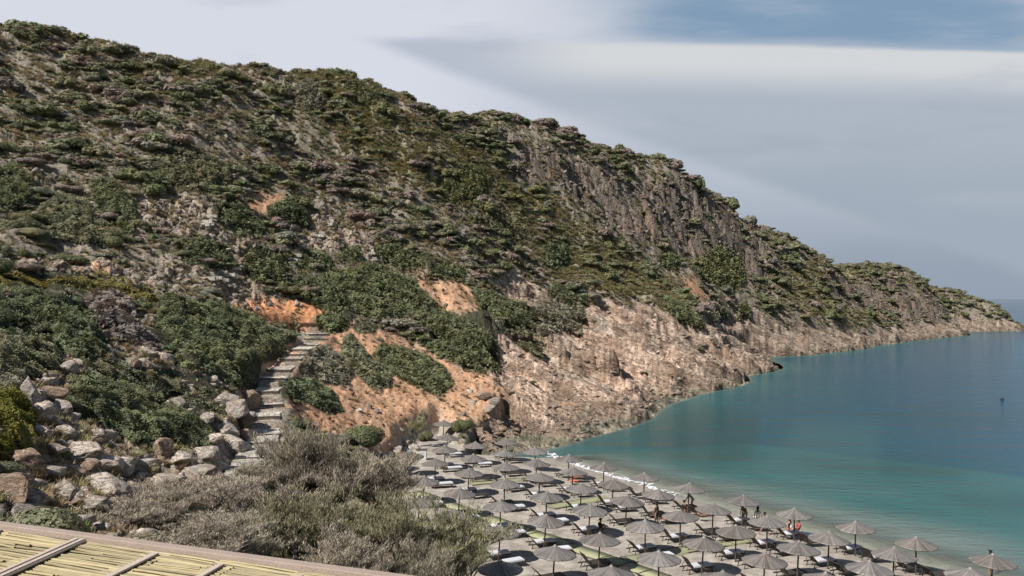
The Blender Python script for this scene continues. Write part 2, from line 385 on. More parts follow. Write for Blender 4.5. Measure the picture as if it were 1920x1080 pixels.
# tilted strata in the shore rock
s = Zb*1.0+0.40*X+fbm(X/18, Y/9, 3, 51)*1.3
def terrace(s, h, k): fr = s/h-np.floor(s/h); return (np.floor(s/h)+sstep(fr, 1-k, 1))*h
mT = np.maximum(mP*land, 0)
dz += mT*((terrace(s, 1.5, .14)-s)*1.0*(0.25+0.75*sstep(fbm(X/15, Y/10, 2, 61), -.25, .2)))
sb = s+fbm(X/25, Y/14, 2, 63)*1.2; dz += mT*(terrace(sb, 4.6, .10)-sb)*.75
s2 = Zb+0.47*X+fbm(X/8, Y/4, 3, 71)*.5
dz += mT*(terrace(s2, .42, .3)-s2)*0.8
lst, lsf, lsc = worley(X/3.4+Y/9, Y/1.15-X/16, 48)
dz += mT*((lsc-.5)*0.26 - .15*sstep(lsf-lst, .1, 0))*sstep(fbm(X/14, Y/14, 2, 66), -.3, .3)
gu = np.abs(vnoise(X/34+fbm(X/9, Y/9, 2, 87)*.25, Y/6.5+X/40, 88)); dz -= mT*sstep(gu, .09, 0)*1.1
# escarpment ledges and the worn ramp, surveyed as lines on the slope
Vb0 = HV+F*(CH-Zb)/Y
def hitxy(u, v):
    j = int(np.searchsorted(UC, u)); k = int(np.argmax(Vb0[:, j] <= v)); return ((u-HU)/F*YR[k], YR[k])
def line_sd(pts):
    W_ = [hitxy(*p) for p in pts]; ys = [w[1] for w in W_]
    rr = slice(max(0, np.searchsorted(YR, min(ys)-9)), np.searchsorted(YR, max(ys)+9)); d = np.full(X[rr].shape, 1e9); sg = np.ones(d.shape)
    for a, b in zip(W_[:-1], W_[1:]):
        ex, ey = b[0]-a[0], b[1]-a[1]; L2 = ex*ex+ey*ey; tt = np.clip(((X[rr]-a[0])*ex+(Y[rr]-a[1])*ey)/L2, 0, 1)
        dd = np.hypot(X[rr]-a[0]-tt*ex, Y[rr]-a[1]-tt*ey); cr = ex*(Y[rr]-a[1])-ey*(X[rr]-a[0]); m = dd < d; d = np.where(m, dd, d); sg = np.where(m, np.sign(cr), sg)
    return rr, d*sg
LEDG = np.zeros(V.shape)
for pts, h_, w_ in [([(925,630),(1000,652),(1060,664),(1120,680),(1180,702)],2.6,6),([(1035,640),(1100,652),(1150,668),(1205,692)],2.0,5),([(1245,652),(1290,675),(1335,708)],1.7,4),([(1135,690),(1172,712),(1186,728)],2.2,4),
                    ([(985,525),(1050,560),(1120,598),(1190,648)],1.0,4),([(1325,640),(1380,662),(1425,692)],1.9,5),([(950,738),(1040,758),(1120,788)],1.0,3),([(1385,612),(1440,648),(1500,662)],2.0,6),([(930,690),(1000,705),(1080,725),(1130,745)],1.2,4),([(1120,625),(1200,655),(1260,690)],1.0,3),([(905,770),(960,785),(1010,805)],.9,2)]:
    rr, sd_l = line_sd(pts); sd_l = sd_l+fbm(X[rr]/2.2, Y[rr]/2.2, 2, 150)*.55
    md = .45+.55*sstep(_h(np.floor(X[rr]/1.9+Y[rr]/5), np.floor(Y[rr]/1.6), 5), .15, .6)
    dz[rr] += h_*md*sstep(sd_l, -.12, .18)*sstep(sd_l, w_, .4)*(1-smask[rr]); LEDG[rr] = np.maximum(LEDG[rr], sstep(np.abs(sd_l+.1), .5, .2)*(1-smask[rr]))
rr, sd_l = line_sd([(972,508),(1040,545),(1110,585),(1170,622),(1235,655)]); RAMP = np.zeros(V.shape); RAMP[rr] = sstep(np.abs(sd_l), 1.5, .7)
# jagged shore
sh = sstep(Zb, 3.5, 0.3)*sstep(Zb, -4, -.5)*(1-smask)*sstep(Y, 88, 96)
dz += sh*((cid-.5)*1.5+(cidb-.5)*1.1+fbm(X/7, Y/7, 3, 91)*0.7)*(0.6+0.4*sstep(Y, 100, 250))
# near slope boulders
f1e, f2e, cide = worley(X/1.5+fbm(X/3, Y/3, 2, 42)*.5, Y/1.7, 58)
dz += near*land*(0.35*fbm(X/4, Y/4, 3, 13)+mR*((cide-.5)*.9 - .25*sstep(f2e-f1e, .12, 0)) + 0.10*fbm(X/.6, Y/.6, 3, 14))
dz += mO*land*(fbm(X/3, Y/3, 4, 15)*.28 + np.abs(fbm(X/1.2, Y/2.5, 2, 16))*.2)
dz += mS*land*((cidb-.5)*.8)
dz += smask*(fbm(X/1.1, Y/1.1, 3, 19)*0.035+fbm(X/6, Y/6, 2, 20)*.05)*sstep(dwl, 0, 2)
Z = Z+dz
nb_ = np.maximum(np.roll(Z, 6, 1), np.roll(Z, -6, 1)); nb2 = np.maximum(np.roll(Z, 3, 1), np.roll(Z, -3, 1)); Z = np.where((Y > 110) & (mC < .3) & (land > .5), np.minimum(Z, np.minimum(nb_+.9, nb2+.8)), Z)
# path cut: flatten a bench along the stairs
V = HV+F*(CH-Z)/Y
print('relief', time.time()-T0)

def hit(u, v):
    """first ground point seen along bearing (u, v)"""
    j = int(np.clip(np.searchsorted(UC, u), 1, len(UC)-1)); t = (u-UC[j-1])/(UC[j]-UC[j-1])
    vc = V[:, j-1]*(1-t)+V[:, j]*t; zc = Z[:, j-1]*(1-t)+Z[:, j]*t
    k = np.argmax(vc <= v)
    if vc[k] > v: return None
    if k == 0: y = YR[0]
    else: y = YR[k-1]+(YR[k]-YR[k-1])*float(np.clip((vc[k-1]-v)/(vc[k-1]-vc[k]+1e-9), 0, 1))
    return Vector(((u-HU)/F*y, y, float(np.interp(y, YR, zc))))
lnY0 = math.log(YR[0]); lnS = math.log(YR[1])-lnY0
def samp(A, x, y):
    """bilinear sample of a grid field at world points"""
    x = np.atleast_1d(np.asarray(x, float)); y = np.atleast_1d(np.asarray(y, float))
    a = np.interp(HU+F*x/y, UC, np.arange(len(UC))); b = np.clip((np.log(y)-lnY0)/lnS, 0, len(YR)-1.001)
    i = np.clip(a.astype(int), 0, len(UC)-2); j = b.astype(int); s_ = a-i; t_ = b-j
    return (A[j, i]*(1-s_)+A[j, i+1]*s_)*(1-t_)+(A[j+1, i]*(1-s_)+A[j+1, i+1]*s_)*t_
def gz(x, y): return float(samp(Z, x, y)[0])

# ------------------------------------------------------------------ stair path bench
Vb = HV+F*(CH-Zb)/Y
def hitb(u, v):
    j = int(np.searchsorted(UC, u)); vc = Vb[:, j]; k = int(np.argmax(vc <= v)); y = YR[k]
    return Vector(((u-HU)/F*y, y, float(Zb[k, j])))
STEP_PX = [(446,912),(470,868),(490,838),(497,819),(497,787),(507,764),(498,738),(512,713),(522,697),(543,678),(552,667),(558,658),(577,650),(591,638),(598,629),(592,619),(560,611),(512,608)]
SP = [hitb(*p) for p in STEP_PX]
for k in range(1, len(SP)): SP[k].z = max(SP[k].z, SP[k-1].z+0.12)
for k in range(len(SP)-4, len(SP)): SP[k].z = SP[len(SP)-4].z+0.05*(k-(len(SP)-4))
for k in range(len(SP)-1):
    a, b = SP[k], SP[k+1]; e = b-a; L2 = e.x*e.x+e.y*e.y
    rr = slice(max(0, np.searchsorted(YR, min(a.y, b.y)-4)), np.searchsorted(YR, max(a.y, b.y)+4))
    tt = np.clip(((X[rr]-a.x)*e.x+(Y[rr]-a.y)*e.y)/max(L2, 1e-6), 0, 1)
    d = np.hypot(X[rr]-a.x-tt*e.x, Y[rr]-a.y-tt*e.y); w = sstep(d, 2.7, 1.5)
    Z[rr] = Z[rr]*(1-w)+(a.z+tt*e.z-0.12)*w
V = HV+F*(CH-Z)/Y
VIS = np.zeros(V.shape, bool); VIS[0] = True
VIS[1:] = V[1:] < np.minimum.accumulate(V, 0)[:-1]
PXA = np.zeros(V.shape); PXA[1:] = np.where(VIS[1:], np.clip(np.minimum.accumulate(V, 0)[:-1]-V[1:], 0, 30), 0)
PXA *= np.gradient(UC)[None]

# ------------------------------------------------------------------ evergreen mats, outlined on the slope
# (outline, height m, kind, label)
MATS = [
 ([(125,715),(120,750),(145,778),(200,803),(250,832),(285,842),(330,838),(400,848),(410,820),(395,790),(350,765),(300,748),(260,730),(200,712),(160,702)],1.2,'dark','broad dark green shrub mat lying among the pale boulders below the slope'),
 ([(152,700),(162,682),(200,673),(255,685),(300,703),(345,726),(380,748),(425,765),(429,782),(400,780),(360,764),(300,745),(240,724)],.8,'olive','long thin olive shrub strip just above the broad dark mat by the boulders'),
 ([(262,690),(325,690),(370,703),(410,720),(445,737),(432,774),(385,744),(340,718)],.7,'dark','short tapering green shrub strip ending at the pale boulders left of the stone steps'),
 ([(288,612),(300,560),(350,558),(430,573),(490,596),(535,640),(537,668),(490,682),(480,732),(440,727),(400,707),(330,687),(313,650)],1.7,'dark','biggest smooth dark green shrub mass left of the stone steps'),
 ([(148,563),(178,546),(220,549),(255,567),(265,610),(298,622),(310,657),(284,660),(252,648),(207,630),(178,600)],1.6,'purple','grey purple leafless shrub in the middle of the green mats'),
 ([(-30,507),(45,510),(118,510),(178,519),(237,531),(280,543),(300,560),(290,580),(255,567),(150,548),(60,540),(-30,545)],1.2,'yellow','yellow green shrub belt along the top edge of the left mats'),
 ([(-30,540),(60,540),(148,555),(178,600),(207,645),(198,672),(165,688),(118,663),(100,645),(45,628),(-30,622)],1.6,'dark','large dark green shrub mass left of the grey purple shrub'),
 ([(-30,620),(45,628),(104,655),(120,672),(108,700),(60,710),(-30,692)],1.3,'olive','rounded mid green shrub mat above the left boulders at the frame edge'),
 ([(-30,690),(55,706),(40,745),(-30,748)],.8,'grey','small grey twiggy shrub at the left edge above the bright bush'),
 ([(-40,742),(30,736),(58,762),(76,800),(62,838),(30,872),(-40,895)],1.9,'bright','bright yellow green bush at the lower left edge of the view'),
 ([(514,538),(566,521),(633,512),(697,498),(722,505),(774,526),(797,556),(822,573),(802,597),(753,593),(714,600),(654,590),(605,579),(549,556)],2.0,'dark','wide dark green thicket above the orange cut bank'),
 ([(452,482),(470,462),(512,460),(537,480),(549,510),(545,532),(510,540),(480,532),(458,510)],2.4,'dark','tall rounded dark bush beside the small upper steps'),
 ([(550,490),(575,468),(612,470),(628,500),(600,511),(560,507)],1.7,'dark','rounded green bush right of the small upper steps'),
 ([(591,602),(610,587),(640,587),(657,604),(652,620),(620,625),(595,620)],1.6,'dark','round green bush at the top bend of the stone steps'),
 ([(515,622),(540,610),(562,618),(552,640),(530,648)],1.0,'olive','little olive bush on the left of the stone steps below the bend'),
 ([(660,612),(690,598),(712,612),(700,624),(670,624)],1.0,'olive','low olive bush right of the round bush at the steps bend'),
 ([(560,690),(585,652),(610,648),(640,670),(659,700),(650,722),(610,717),(570,707)],1.6,'grey','grey green bush right beside the middle of the stone steps'),
 ([(522,715),(550,708),(590,712),(625,735),(647,772),(620,777),(575,757),(530,745)],1.3,'dark','dark bush sloping down right of the lower stone steps'),
 ([(716,644),(767,656),(802,670),(837,695),(853,721),(822,744),(785,727),(749,709),(722,690),(700,665)],1.6,'dark','oblong green bush in the middle of the orange slope'),
 ([(640,665),(645,632),(662,628),(678,650),(700,676),(735,700),(735,727),(700,730),(675,707)],1.3,'olive','narrow olive bush running down the left part of the orange slope'),
 ([(768,615),(800,598),(850,588),(890,608),(925,638),(945,680),(930,698),(895,700),(860,682),(820,667),(785,642)],2.2,'dark','big dark bush between the orange slope and the pink rock shore'),
 ([(800,590),(815,582),(880,600),(905,612),(880,616),(830,600)],1.4,'dark','thin dark bush just above the big dark bush by the pink rocks'),
 ([(700,463),(740,458),(772,473),(797,495),(762,507),(722,496)],1.8,'dark','dark bush on the slope above the wide thicket'),
 ([(800,493),(840,488),(875,505),(870,530),(830,522),(805,512)],1.7,'dark','dark bush right of the bush above the wide thicket'),
 ([(886,545),(920,543),(952,565),(990,577),(1010,600),(1000,625),(960,617),(920,597),(893,570)],1.9,'dark','dark mat on the shelf above the pink rocks, left half'),
 ([(985,578),(1040,568),(1090,588),(1102,605),(1072,617),(1065,627),(1012,627),(1000,600)],1.6,'grey','grey green mat on the shelf above the pink rocks, right half'),
 ([(955,632),(985,634),(1022,650),(1017,659),(975,651)],.9,'olive','small isolated mat on the bare pink rock'),
 ([(865,592),(900,582),(950,602),(932,622),(895,614)],1.2,'grey','grey green mat between the two dark bushes by the pink rocks'),
 ([(1020,540),(1060,545),(1105,570),(1095,580),(1050,560)],1.2,'dark','thin dark mat beside the pale rock ramp'),
 ([(1241,563),(1270,568),(1310,593),(1322,615),(1290,612),(1255,587)],2.4,'dark','dark bush slanting down to the shore rocks under the cliff'),
 ([(1325,592),(1333,576),(1352,573),(1368,582),(1370,598),(1350,606),(1332,604)],3.0,'grey','round grey green bush alone on the rocks by the sea'),
 ([(1377,590),(1384,578),(1398,576),(1408,586),(1406,598),(1388,600)],2.4,'dark','smaller round bush alone on the rocks by the sea'),
 ([(332,450),(380,445),(425,459),(437,485),(425,502),(380,504),(345,492)],2.0,'dark','dome shaped dark bush left of the small upper steps'),
 ([(397,387),(430,378),(470,398),(500,430),(492,450),(450,447),(415,417)],2.2,'dark','dark bush right of the stone terraces'),
 ([(500,387),(540,380),(577,405),(582,430),(545,427),(505,407)],2.2,'dark','dark bush right of the small orange patch on the upper slope'),
 ([(166,345),(200,330),(250,368),(260,420),(247,442),(210,422),(180,382)],2.0,'dark','elongated dark green bush left of the stone terraces'),
 ([(70,395),(110,370),(165,380),(185,420),(240,450),(200,460),(120,450),(70,430)],1.8,'olive','wide olive bush on the left slope below the ridge'),
 ([(-30,330),(40,318),(70,350),(50,395),(-30,400)],2.2,'dark','dark green bush mass at the left edge halfway up the hill'),
 ([(290,300),(350,285),(420,310),(440,345),(380,365),(310,345)],2.2,'olive','large olive bush on the hill above the stone terraces'),
 ([(1015,470),(1035,458),(1062,462),(1076,484),(1060,502),(1030,504),(1017,492)],2.8,'dark','round green bush on the mid slope below the cliff'),
 ([(1236,484),(1250,472),(1272,478),(1282,496),(1265,507),(1245,502)],3.2,'dark','round dark bush at the foot of the cliff'),
 ([(630,478),(645,463),(670,464),(680,478),(665,490),(638,490)],1.7,'dark','compact dark bush beside the rough path on the mid slope'),
 ([(770,480),(790,470),(812,480),(812,496),(785,500)],1.6,'dark','little dark bush below the hill path'),
 ([(820,345),(850,325),(900,310),(925,335),(905,375),(850,385),(825,370)],2.2,'green','grass green bush patch in the centre of the hill'),
 ([(895,400),(930,395),(980,420),(1000,450),(960,450),(910,430)],2.0,'olive','olive bush patch on the central slope'),
 ([(1300,500),(1350,470),(1390,490),(1400,530),(1370,545),(1320,530)],3.2,'green','green bush patch under the tall cliff'),
 ([(555,160),(590,150),(620,190),(600,215),(555,200)],2.5,'grey','grey green bush patch near the crest left of centre'),
 ([(640,165),(670,140),(700,170),(715,185),(680,195)],2.4,'dark','dark bush on the crest above the grassy gully'),
]
KIND = {'dark': (0.172, 0.205, 0.112), 'olive': (0.220, 0.238, 0.150), 'grey': (0.255, 0.270, 0.210), 'purple': (0.245, 0.215, 0.192),
        'yellow': (0.250, 0.235, 0.080), 'bright': (0.190, 0.205, 0.050), 'green': (0.200, 0.222, 0.110)}
LEAF = {k: mat_leaf('leaf_'+k, c, transl=.2 if k == 'purple' else .36) for k, c in KIND.items()}
def poly_sd(u, v, poly):
    Pp = np.array(poly, float); ins = np.zeros(u.shape, bool); d = np.full(u.shape, 1e9)
    for k in range(len(Pp)):
        a = Pp[k]; b = Pp[(k+1) % len(Pp)]; e = b-a
        tt = np.clip(((u-a[0])*e[0]+(v-a[1])*e[1])/(e@e), 0, 1); d = np.minimum(d, (u-a[0]-tt*e[0])**2+(v-a[1]-tt*e[1])**2)
        c = ((a[1] <= v) & (b[1] > v)) | ((b[1] <= v) & (a[1] > v)); ins ^= c & (u < a[0]+(v-a[1])/(b[1]-a[1]+1e-12)*e[0])
    return np.sqrt(d)*np.where(ins, 1, -1)
def rand_dirs(n, rng):
    d = rng.normal(size=(n, 3)); return d/np.linalg.norm(d, axis=1)[:, None]
def leaves(Pt, N, size, rng, asp=1.5, tone=None):
    n = len(Pt); nn = N*1.0+rand_dirs(n, rng)*0.52; nn /= np.linalg.norm(nn, axis=1)[:, None]
    t = np.cross(nn, rand_dirs(n, rng)); t /= np.linalg.norm(t, axis=1)[:, None]+1e-9; b = np.cross(nn, t)
    s = (size*rng.uniform(.6, 1.4, n))[:, None]
    Vv = np.stack([Pt-t*s*asp*.5, Pt-b*s*.5, Pt+t*s*asp*.5, Pt+b*s*.5], 1).reshape(-1, 3)
    Ff = np.arange(4*n).reshape(n, 4)
    tn = rng.uniform(.7, 1.3, n) if tone is None else tone*rng.uniform(.75, 1.25, n)
    return Vv, Ff, np.repeat(tn, 4)
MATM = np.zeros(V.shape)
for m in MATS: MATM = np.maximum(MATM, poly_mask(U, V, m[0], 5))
GRPM = 'evergreen shrub mats on the slope'
for mi, (poly, H, kind, lab) in enumerate(MATS):
    Pp = np.array(poly, float); lo = Pp.min(0); hi = Pp.max(0)
    js = slice(np.searchsorted(UC, lo[0]), np.searchsorted(UC, hi[0])+1)
    sub = (V[:, js] > lo[1]) & (V[:, js] < hi[1]) & (PXA[:, js] > 0)
    rr, cc = np.nonzero(sub); cc = cc+js.start
    sd = poly_sd(U[rr, cc]+0*cc, V[rr, cc], poly); k = sd > 0; rr, cc, sd = rr[k], cc[k], sd[k]
    if len(rr) < 10: continue
    w = PXA[rr, cc]; area = w.sum()*0.2844; D = float((Y[rr, cc]*w).sum()/w.sum())
    n = int(min(42000, max(1200, area*4.2))); rng = np.random.default_rng(100+mi)
    ch = rng.choice(len(rr), n, p=w/w.sum()); jr = rng.uniform(-1, 1, (n, 2))
    yy = Y[rr, cc][ch]*np.exp(jr[:, 0]*lnS*1.5); uu = U[rr, cc][ch]+jr[:, 1]*2.0; xx = (uu-HU)/F*yy
    zz = samp(Zb, xx, yy)*.6+samp(Z, xx, yy)*.4; e = sd[ch]*D/F                      # distance inside the outline, metres at right angle to view
    prof = np.sqrt(1-(1-np.clip(e/(H*1.1+.01), 0, 1))**2)
    lump = .62+.55*np.clip(fbm(xx/1.7, yy/2.0, 2, 200+mi)+.35, 0, 1)+.22*vnoise(xx/.55, yy/.55, 5)
    dpt = rng.uniform(0, 1, n)**0.22; h = H*prof*lump*dpt
    h = h*.8-0.10
    g = np.stack([fbm(xx/1.1, yy/1.1, 2, 7)*.9, fbm(xx/1.1+9, yy/1.1, 2, 8)*.9-.2, np.ones(n)], 1)
    sz = max(.055, 1.4*D/800)
    tone = (0.72+0.5*np.clip(fbm(xx/2.2, yy/2.2, 3, 300+mi)+.5, 0, 1))
    Vv, Ff, tn = leaves(np.stack([xx, yy, zz+h], 1), g, sz, rng, tone=tone, asp=1.6 if kind != 'purple' else 4.0)
    org = np.array([xx.mean(), yy.mean(), zz.mean()])
    o = obj('shrub', np_mesh('shrub', Vv-org, Ff, cols=np.stack([tn]*3, 1), mat=LEAF[kind])); o.location = org
    tag(o, lab, 'shrub', GRPM)
print('mats', time.time()-T0)

# ------------------------------------------------------------------ terrain colour and mesh
def lerp(a, b, t): return a*(1-t[..., None])+np.array(b)*t[..., None]
n1 = fbm(X/18, Y/18, 4, 400); n2 = fbm(X/3.5, Y/3.5, 4, 401); n3 = fbm(X/.9, Y/.9, 3, 402)
colr = np.zeros(V.shape+(3,))+np.array((0.290, 0.250, 0.205))            # grey limestone
colr = lerp(colr, (0.200, 0.172, 0.142), sstep(n2, .1, .6)*.7)
colr = lerp(colr, (0.32, 0.255, 0.205), sstep(n1, .1, .6)*.5)
gr = np.clip(0.66+0.55*mG+0.3*fbm(X/10, Y/10, 3, 403), 0, 1)*(1-mC*.75)*(1-mR*.6)
colr = lerp(colr, (0.200, 0.200, 0.122), gr*sstep(n2+n3*.4, -.45, .35)*.85)
colr = lerp(colr, (0.245, 0.220, 0.125), mG*sstep(n3+n1, -.1, .6)*.7)
ck = mC*(.6+.4*sstep(cidc, .3, .7)); colr = lerp(colr, (0.140, 0.118, 0.100), ck*.9)
colr = lerp(colr, (0.27, 0.185, 0.14), mC*sstep(cidd+n2*.5, .75, 1.05)*.7)
colr = lerp(colr, (0.44, 0.365, 0.30), mR*.85*(.7+.3*sstep(n3, -.3, .3))); colr = lerp(colr, (0.36, 0.26, 0.19), mR*sstep(n2, .15, .5)*.7)
colr = lerp(colr, (0.37, 0.30, 0.24), mS*.85); colr = lerp(colr, (0.26, 0.22, 0.15), mS*sstep(n3, 0, .5)*.5)
pk = lerp(np.zeros(V.shape+(3,))+np.array((0.62, 0.455, 0.355)), (0.56, 0.395, 0.295), sstep(n2, -.2, .5)*.8)
pk = lerp(pk, (0.58, 0.48, 0.39), sstep(n1+n3*.5, .1, .6)*.7); pk = lerp(pk, (0.23, 0.19, 0.155), sstep(fbm(X/5, Y/5, 3, 405), .25, .6)*.6)
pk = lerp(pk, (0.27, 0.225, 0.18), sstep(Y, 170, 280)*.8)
fr_ = s/1.5-np.floor(s/1.5); pk = lerp(pk, (0.21, 0.15, 0.11), sstep(fr_, .84, .90)*sstep(fbm(X/12, Y/5, 2, 430), -.3, .2)*.75)  # ledge riser faces painted a shadowed brown
fr2 = sb/4.6-np.floor(sb/4.6); pk = lerp(pk, (0.20, 0.14, 0.10), sstep(fr2, .90, .93)*.8); pk = lerp(pk, (0.48, 0.39, 0.31), sstep(fr2, .10, 0)*.6)  # same painted shade on the risers of the taller ledges
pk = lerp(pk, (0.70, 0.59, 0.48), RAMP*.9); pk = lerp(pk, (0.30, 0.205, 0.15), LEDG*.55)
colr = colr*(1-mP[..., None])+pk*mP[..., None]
og = lerp(np.zeros(V.shape+(3,))+np.array((0.50, 0.29, 0.175)), (0.42, 0.235, 0.14), sstep(n2, 0, .5)*.7); og = lerp(og, (0.44, 0.32, 0.22), sstep(n3+n1*.8, .15, .7)*.7)
og = lerp(og, (0.60, 0.27, 0.125), masks([ORANGE[1]], 5)*(.6+.4*sstep(n3, -.3, .3)))  # cut bank painted brighter to stand for the sunlight on it
colr = colr*(1-mO[..., None]*.95)+og*mO[..., None]*.95
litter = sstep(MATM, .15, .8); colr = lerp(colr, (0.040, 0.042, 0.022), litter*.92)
# splash zone: dark wet belt, pale salt fringe right at the water
z_ = Z+n3*.25; wet = (1-smask)*sstep(Z, 2.6, 1.0)*sstep(Z, -2., 0.)
colr = lerp(colr, (0.150, 0.122, 0.100), wet*sstep(Z+n2, 2.0, .9)*.8)
colr = lerp(colr, (0.33, 0.27, 0.20), (1-smask)*sstep(z_, .55, .25)*sstep(z_, -.3, .1)*.7)
sd_ = lerp(np.zeros(V.shape+(3,))+np.array((0.36, 0.325, 0.285)), (0.285, 0.255, 0.222), sstep(fbm(X/2.2, Y/2.2, 4, 410), -.1, .5)*.8)
sd_ = lerp(sd_, (0.29, 0.255, 0.222), sstep(dwl, 3.2, 2.4)*.9)
sd_ = lerp(sd_, (0.40, 0.34, 0.285), sstep(dwl, .2, -1.5))
colr = colr*(1-smask[..., None])+sd_*smask[..., None]
colr *= (0.9+.2*_h(np.arange(V.size).reshape(V.shape), np.zeros(V.shape), 3))[..., None]

def mat_ground():
    m = bpy.data.materials.new('ground_soil_rock'); m.use_nodes = True; t = NT(m.node_tree); bs = m.node_tree.nodes['Principled BSDF']
    at = t.node('ShaderNodeAttribute', attribute_name='Col').outputs['Color']
    pos = t.node('ShaderNodeNewGeometry').outputs['Position']
    a = t.node('ShaderNodeTexNoise', ins={'Vector': pos, 'Scale': 1.3, 'Detail': 8.0, 'Roughness': 0.65}).outputs[0]
    c = t.mix(1.0, at, t.mix(t.ramp(a, .25, .75), (.72, .70, .68), (1.28, 1.28, 1.26)), 'MULTIPLY')
    t.l.new(c, bs.inputs['Base Color']); bs.inputs['Roughness'].default_value = 0.9; bs.inputs['Specular IOR Level'].default_value = .15
    # cracks and grain, damped on the sand by the alpha of the colour attribute
    al = t.node('ShaderNodeAttribute', attribute_name='Rock').outputs['Fac']
    wv = t.node('ShaderNodeVectorMath', operation='ADD', ins={0: t.node('ShaderNodeMapping', ins={0: pos, 2: (0, .3, .5), 3: (1.3, .8, 2.6)}).outputs[0], 1: t.node('ShaderNodeVectorMath', operation='SCALE', ins={0: t.node('ShaderNodeTexNoise', ins={'Vector': pos, 'Scale': 1.1, 'Detail': 3.0}).outputs['Color'], 3: 1.6}).outputs[0]}).outputs[0]
    vo = t.node('ShaderNodeTexVoronoi', feature='F1', distance='CHEBYCHEV', ins={'Vector': wv, 'Scale': 1.0}).outputs[0]
    h = t.math('ADD', t.math('MULTIPLY', a, 0.9), t.math('MULTIPLY', vo, -0.30))
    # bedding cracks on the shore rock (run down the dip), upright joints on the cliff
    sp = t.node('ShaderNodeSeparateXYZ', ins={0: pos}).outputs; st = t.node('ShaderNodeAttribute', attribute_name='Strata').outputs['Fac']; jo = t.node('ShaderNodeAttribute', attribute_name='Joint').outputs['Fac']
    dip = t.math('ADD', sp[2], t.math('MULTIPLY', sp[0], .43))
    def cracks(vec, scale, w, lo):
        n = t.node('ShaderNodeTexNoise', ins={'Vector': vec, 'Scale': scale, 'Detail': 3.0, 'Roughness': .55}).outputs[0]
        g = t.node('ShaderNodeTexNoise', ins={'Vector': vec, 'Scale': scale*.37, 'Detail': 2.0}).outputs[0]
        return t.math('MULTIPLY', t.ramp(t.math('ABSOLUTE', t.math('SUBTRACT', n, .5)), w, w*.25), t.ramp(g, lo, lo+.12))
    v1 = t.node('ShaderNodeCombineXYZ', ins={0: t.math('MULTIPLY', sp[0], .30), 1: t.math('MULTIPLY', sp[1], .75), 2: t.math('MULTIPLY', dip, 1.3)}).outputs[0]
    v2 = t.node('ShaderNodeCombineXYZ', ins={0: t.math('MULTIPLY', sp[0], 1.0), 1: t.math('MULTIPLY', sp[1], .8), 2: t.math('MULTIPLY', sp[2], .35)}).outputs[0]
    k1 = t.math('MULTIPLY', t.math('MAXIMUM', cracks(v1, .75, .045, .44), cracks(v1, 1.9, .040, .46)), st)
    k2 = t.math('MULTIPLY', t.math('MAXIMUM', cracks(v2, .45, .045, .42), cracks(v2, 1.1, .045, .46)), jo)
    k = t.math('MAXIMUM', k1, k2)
    c = t.mix(t.math('MULTIPLY', k, .55), c, (.13, .09, .066)); t.l.new(c, bs.inputs['Base Color'])  # crack soil and shadow lines, both painted into the colour
    h = t.math('SUBTRACT', h, t.math('MULTIPLY', k, .55))
    h = t.math('MULTIPLY', h, t.math('ADD', t.math('MULTIPLY', al, 1.0), 0.06))
    bp = t.node('ShaderNodeBump', ins={'Strength': 1.0, 'Distance': 0.7, 'Height': h}); t.l.new(bp.outputs[0], bs.inputs['Normal'])
    return m
nr, nc = V.shape; idx = np.arange(nr*nc).reshape(nr, nc)
Q = np.stack([idx[:-1, :-1], idx[:-1, 1:], idx[1:, 1:], idx[1:, :-1]], -1)
zq = np.maximum(np.maximum(Z[:-1, :-1], Z[1:, 1:]), np.maximum(Z[1:, :-1], Z[:-1, 1:]))
keep = zq > -4.5
sandq = keep & (smask[:-1, :-1] > .5)
def sub_mesh(name, mask, dz=0):
    q = Q[mask]; used = np.unique(q); remap = np.full(nr*nc, -1); remap[used] = np.arange(len(used))
    Vv = np.stack([X.ravel()[used], Y.ravel()[used], Z.ravel()[used]+dz], 1)
    me = np_mesh(name, Vv, remap[q], cols=colr.reshape(-1, 3)[used], mat=GROUND)
    ra = me.attributes.new('Rock', 'FLOAT', 'POINT'); ra.data.foreach_set('value', (1-smask*.93-.8*mO*(1-smask)-.45*mP*(1-mO)*(1-smask)).ravel()[used].astype(np.float32))
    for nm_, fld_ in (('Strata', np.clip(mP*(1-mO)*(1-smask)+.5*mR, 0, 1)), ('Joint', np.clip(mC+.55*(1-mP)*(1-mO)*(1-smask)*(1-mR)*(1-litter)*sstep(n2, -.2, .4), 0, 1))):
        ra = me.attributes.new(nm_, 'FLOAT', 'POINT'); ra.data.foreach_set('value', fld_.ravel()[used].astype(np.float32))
    return obj(name, me)
GROUND = mat_ground()
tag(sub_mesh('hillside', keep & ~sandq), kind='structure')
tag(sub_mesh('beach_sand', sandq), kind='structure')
# sea bed and far ground far below everything
me = np_mesh('sea_bed', np.array([(-3e4, -2e3, -14), (4e4, -2e3, -14), (4e4, 6e4, -14), (-3e4, 6e4, -14)], float), np.array([[0, 1, 2, 3]]), mat=mat_simple('sea_bed', (.03, .07, .08)))
tag(obj('sea_bed', me), kind='structure')
gx = np_mesh('ground', np.array([(-400, -400, 6), (-3, -400, 6), (20, -60, .4), (20, 5.9, .4), (-8, 5.9, 6), (-400, 5.9, 8)], float), [np.array([[0, 1, 2, 3, 4, 5]])], mat=mat_simple('ground_back', (.25, .21, .16), scale=.2))
tag(obj('ground', gx), kind='structure')
print('terrain', time.time()-T0)

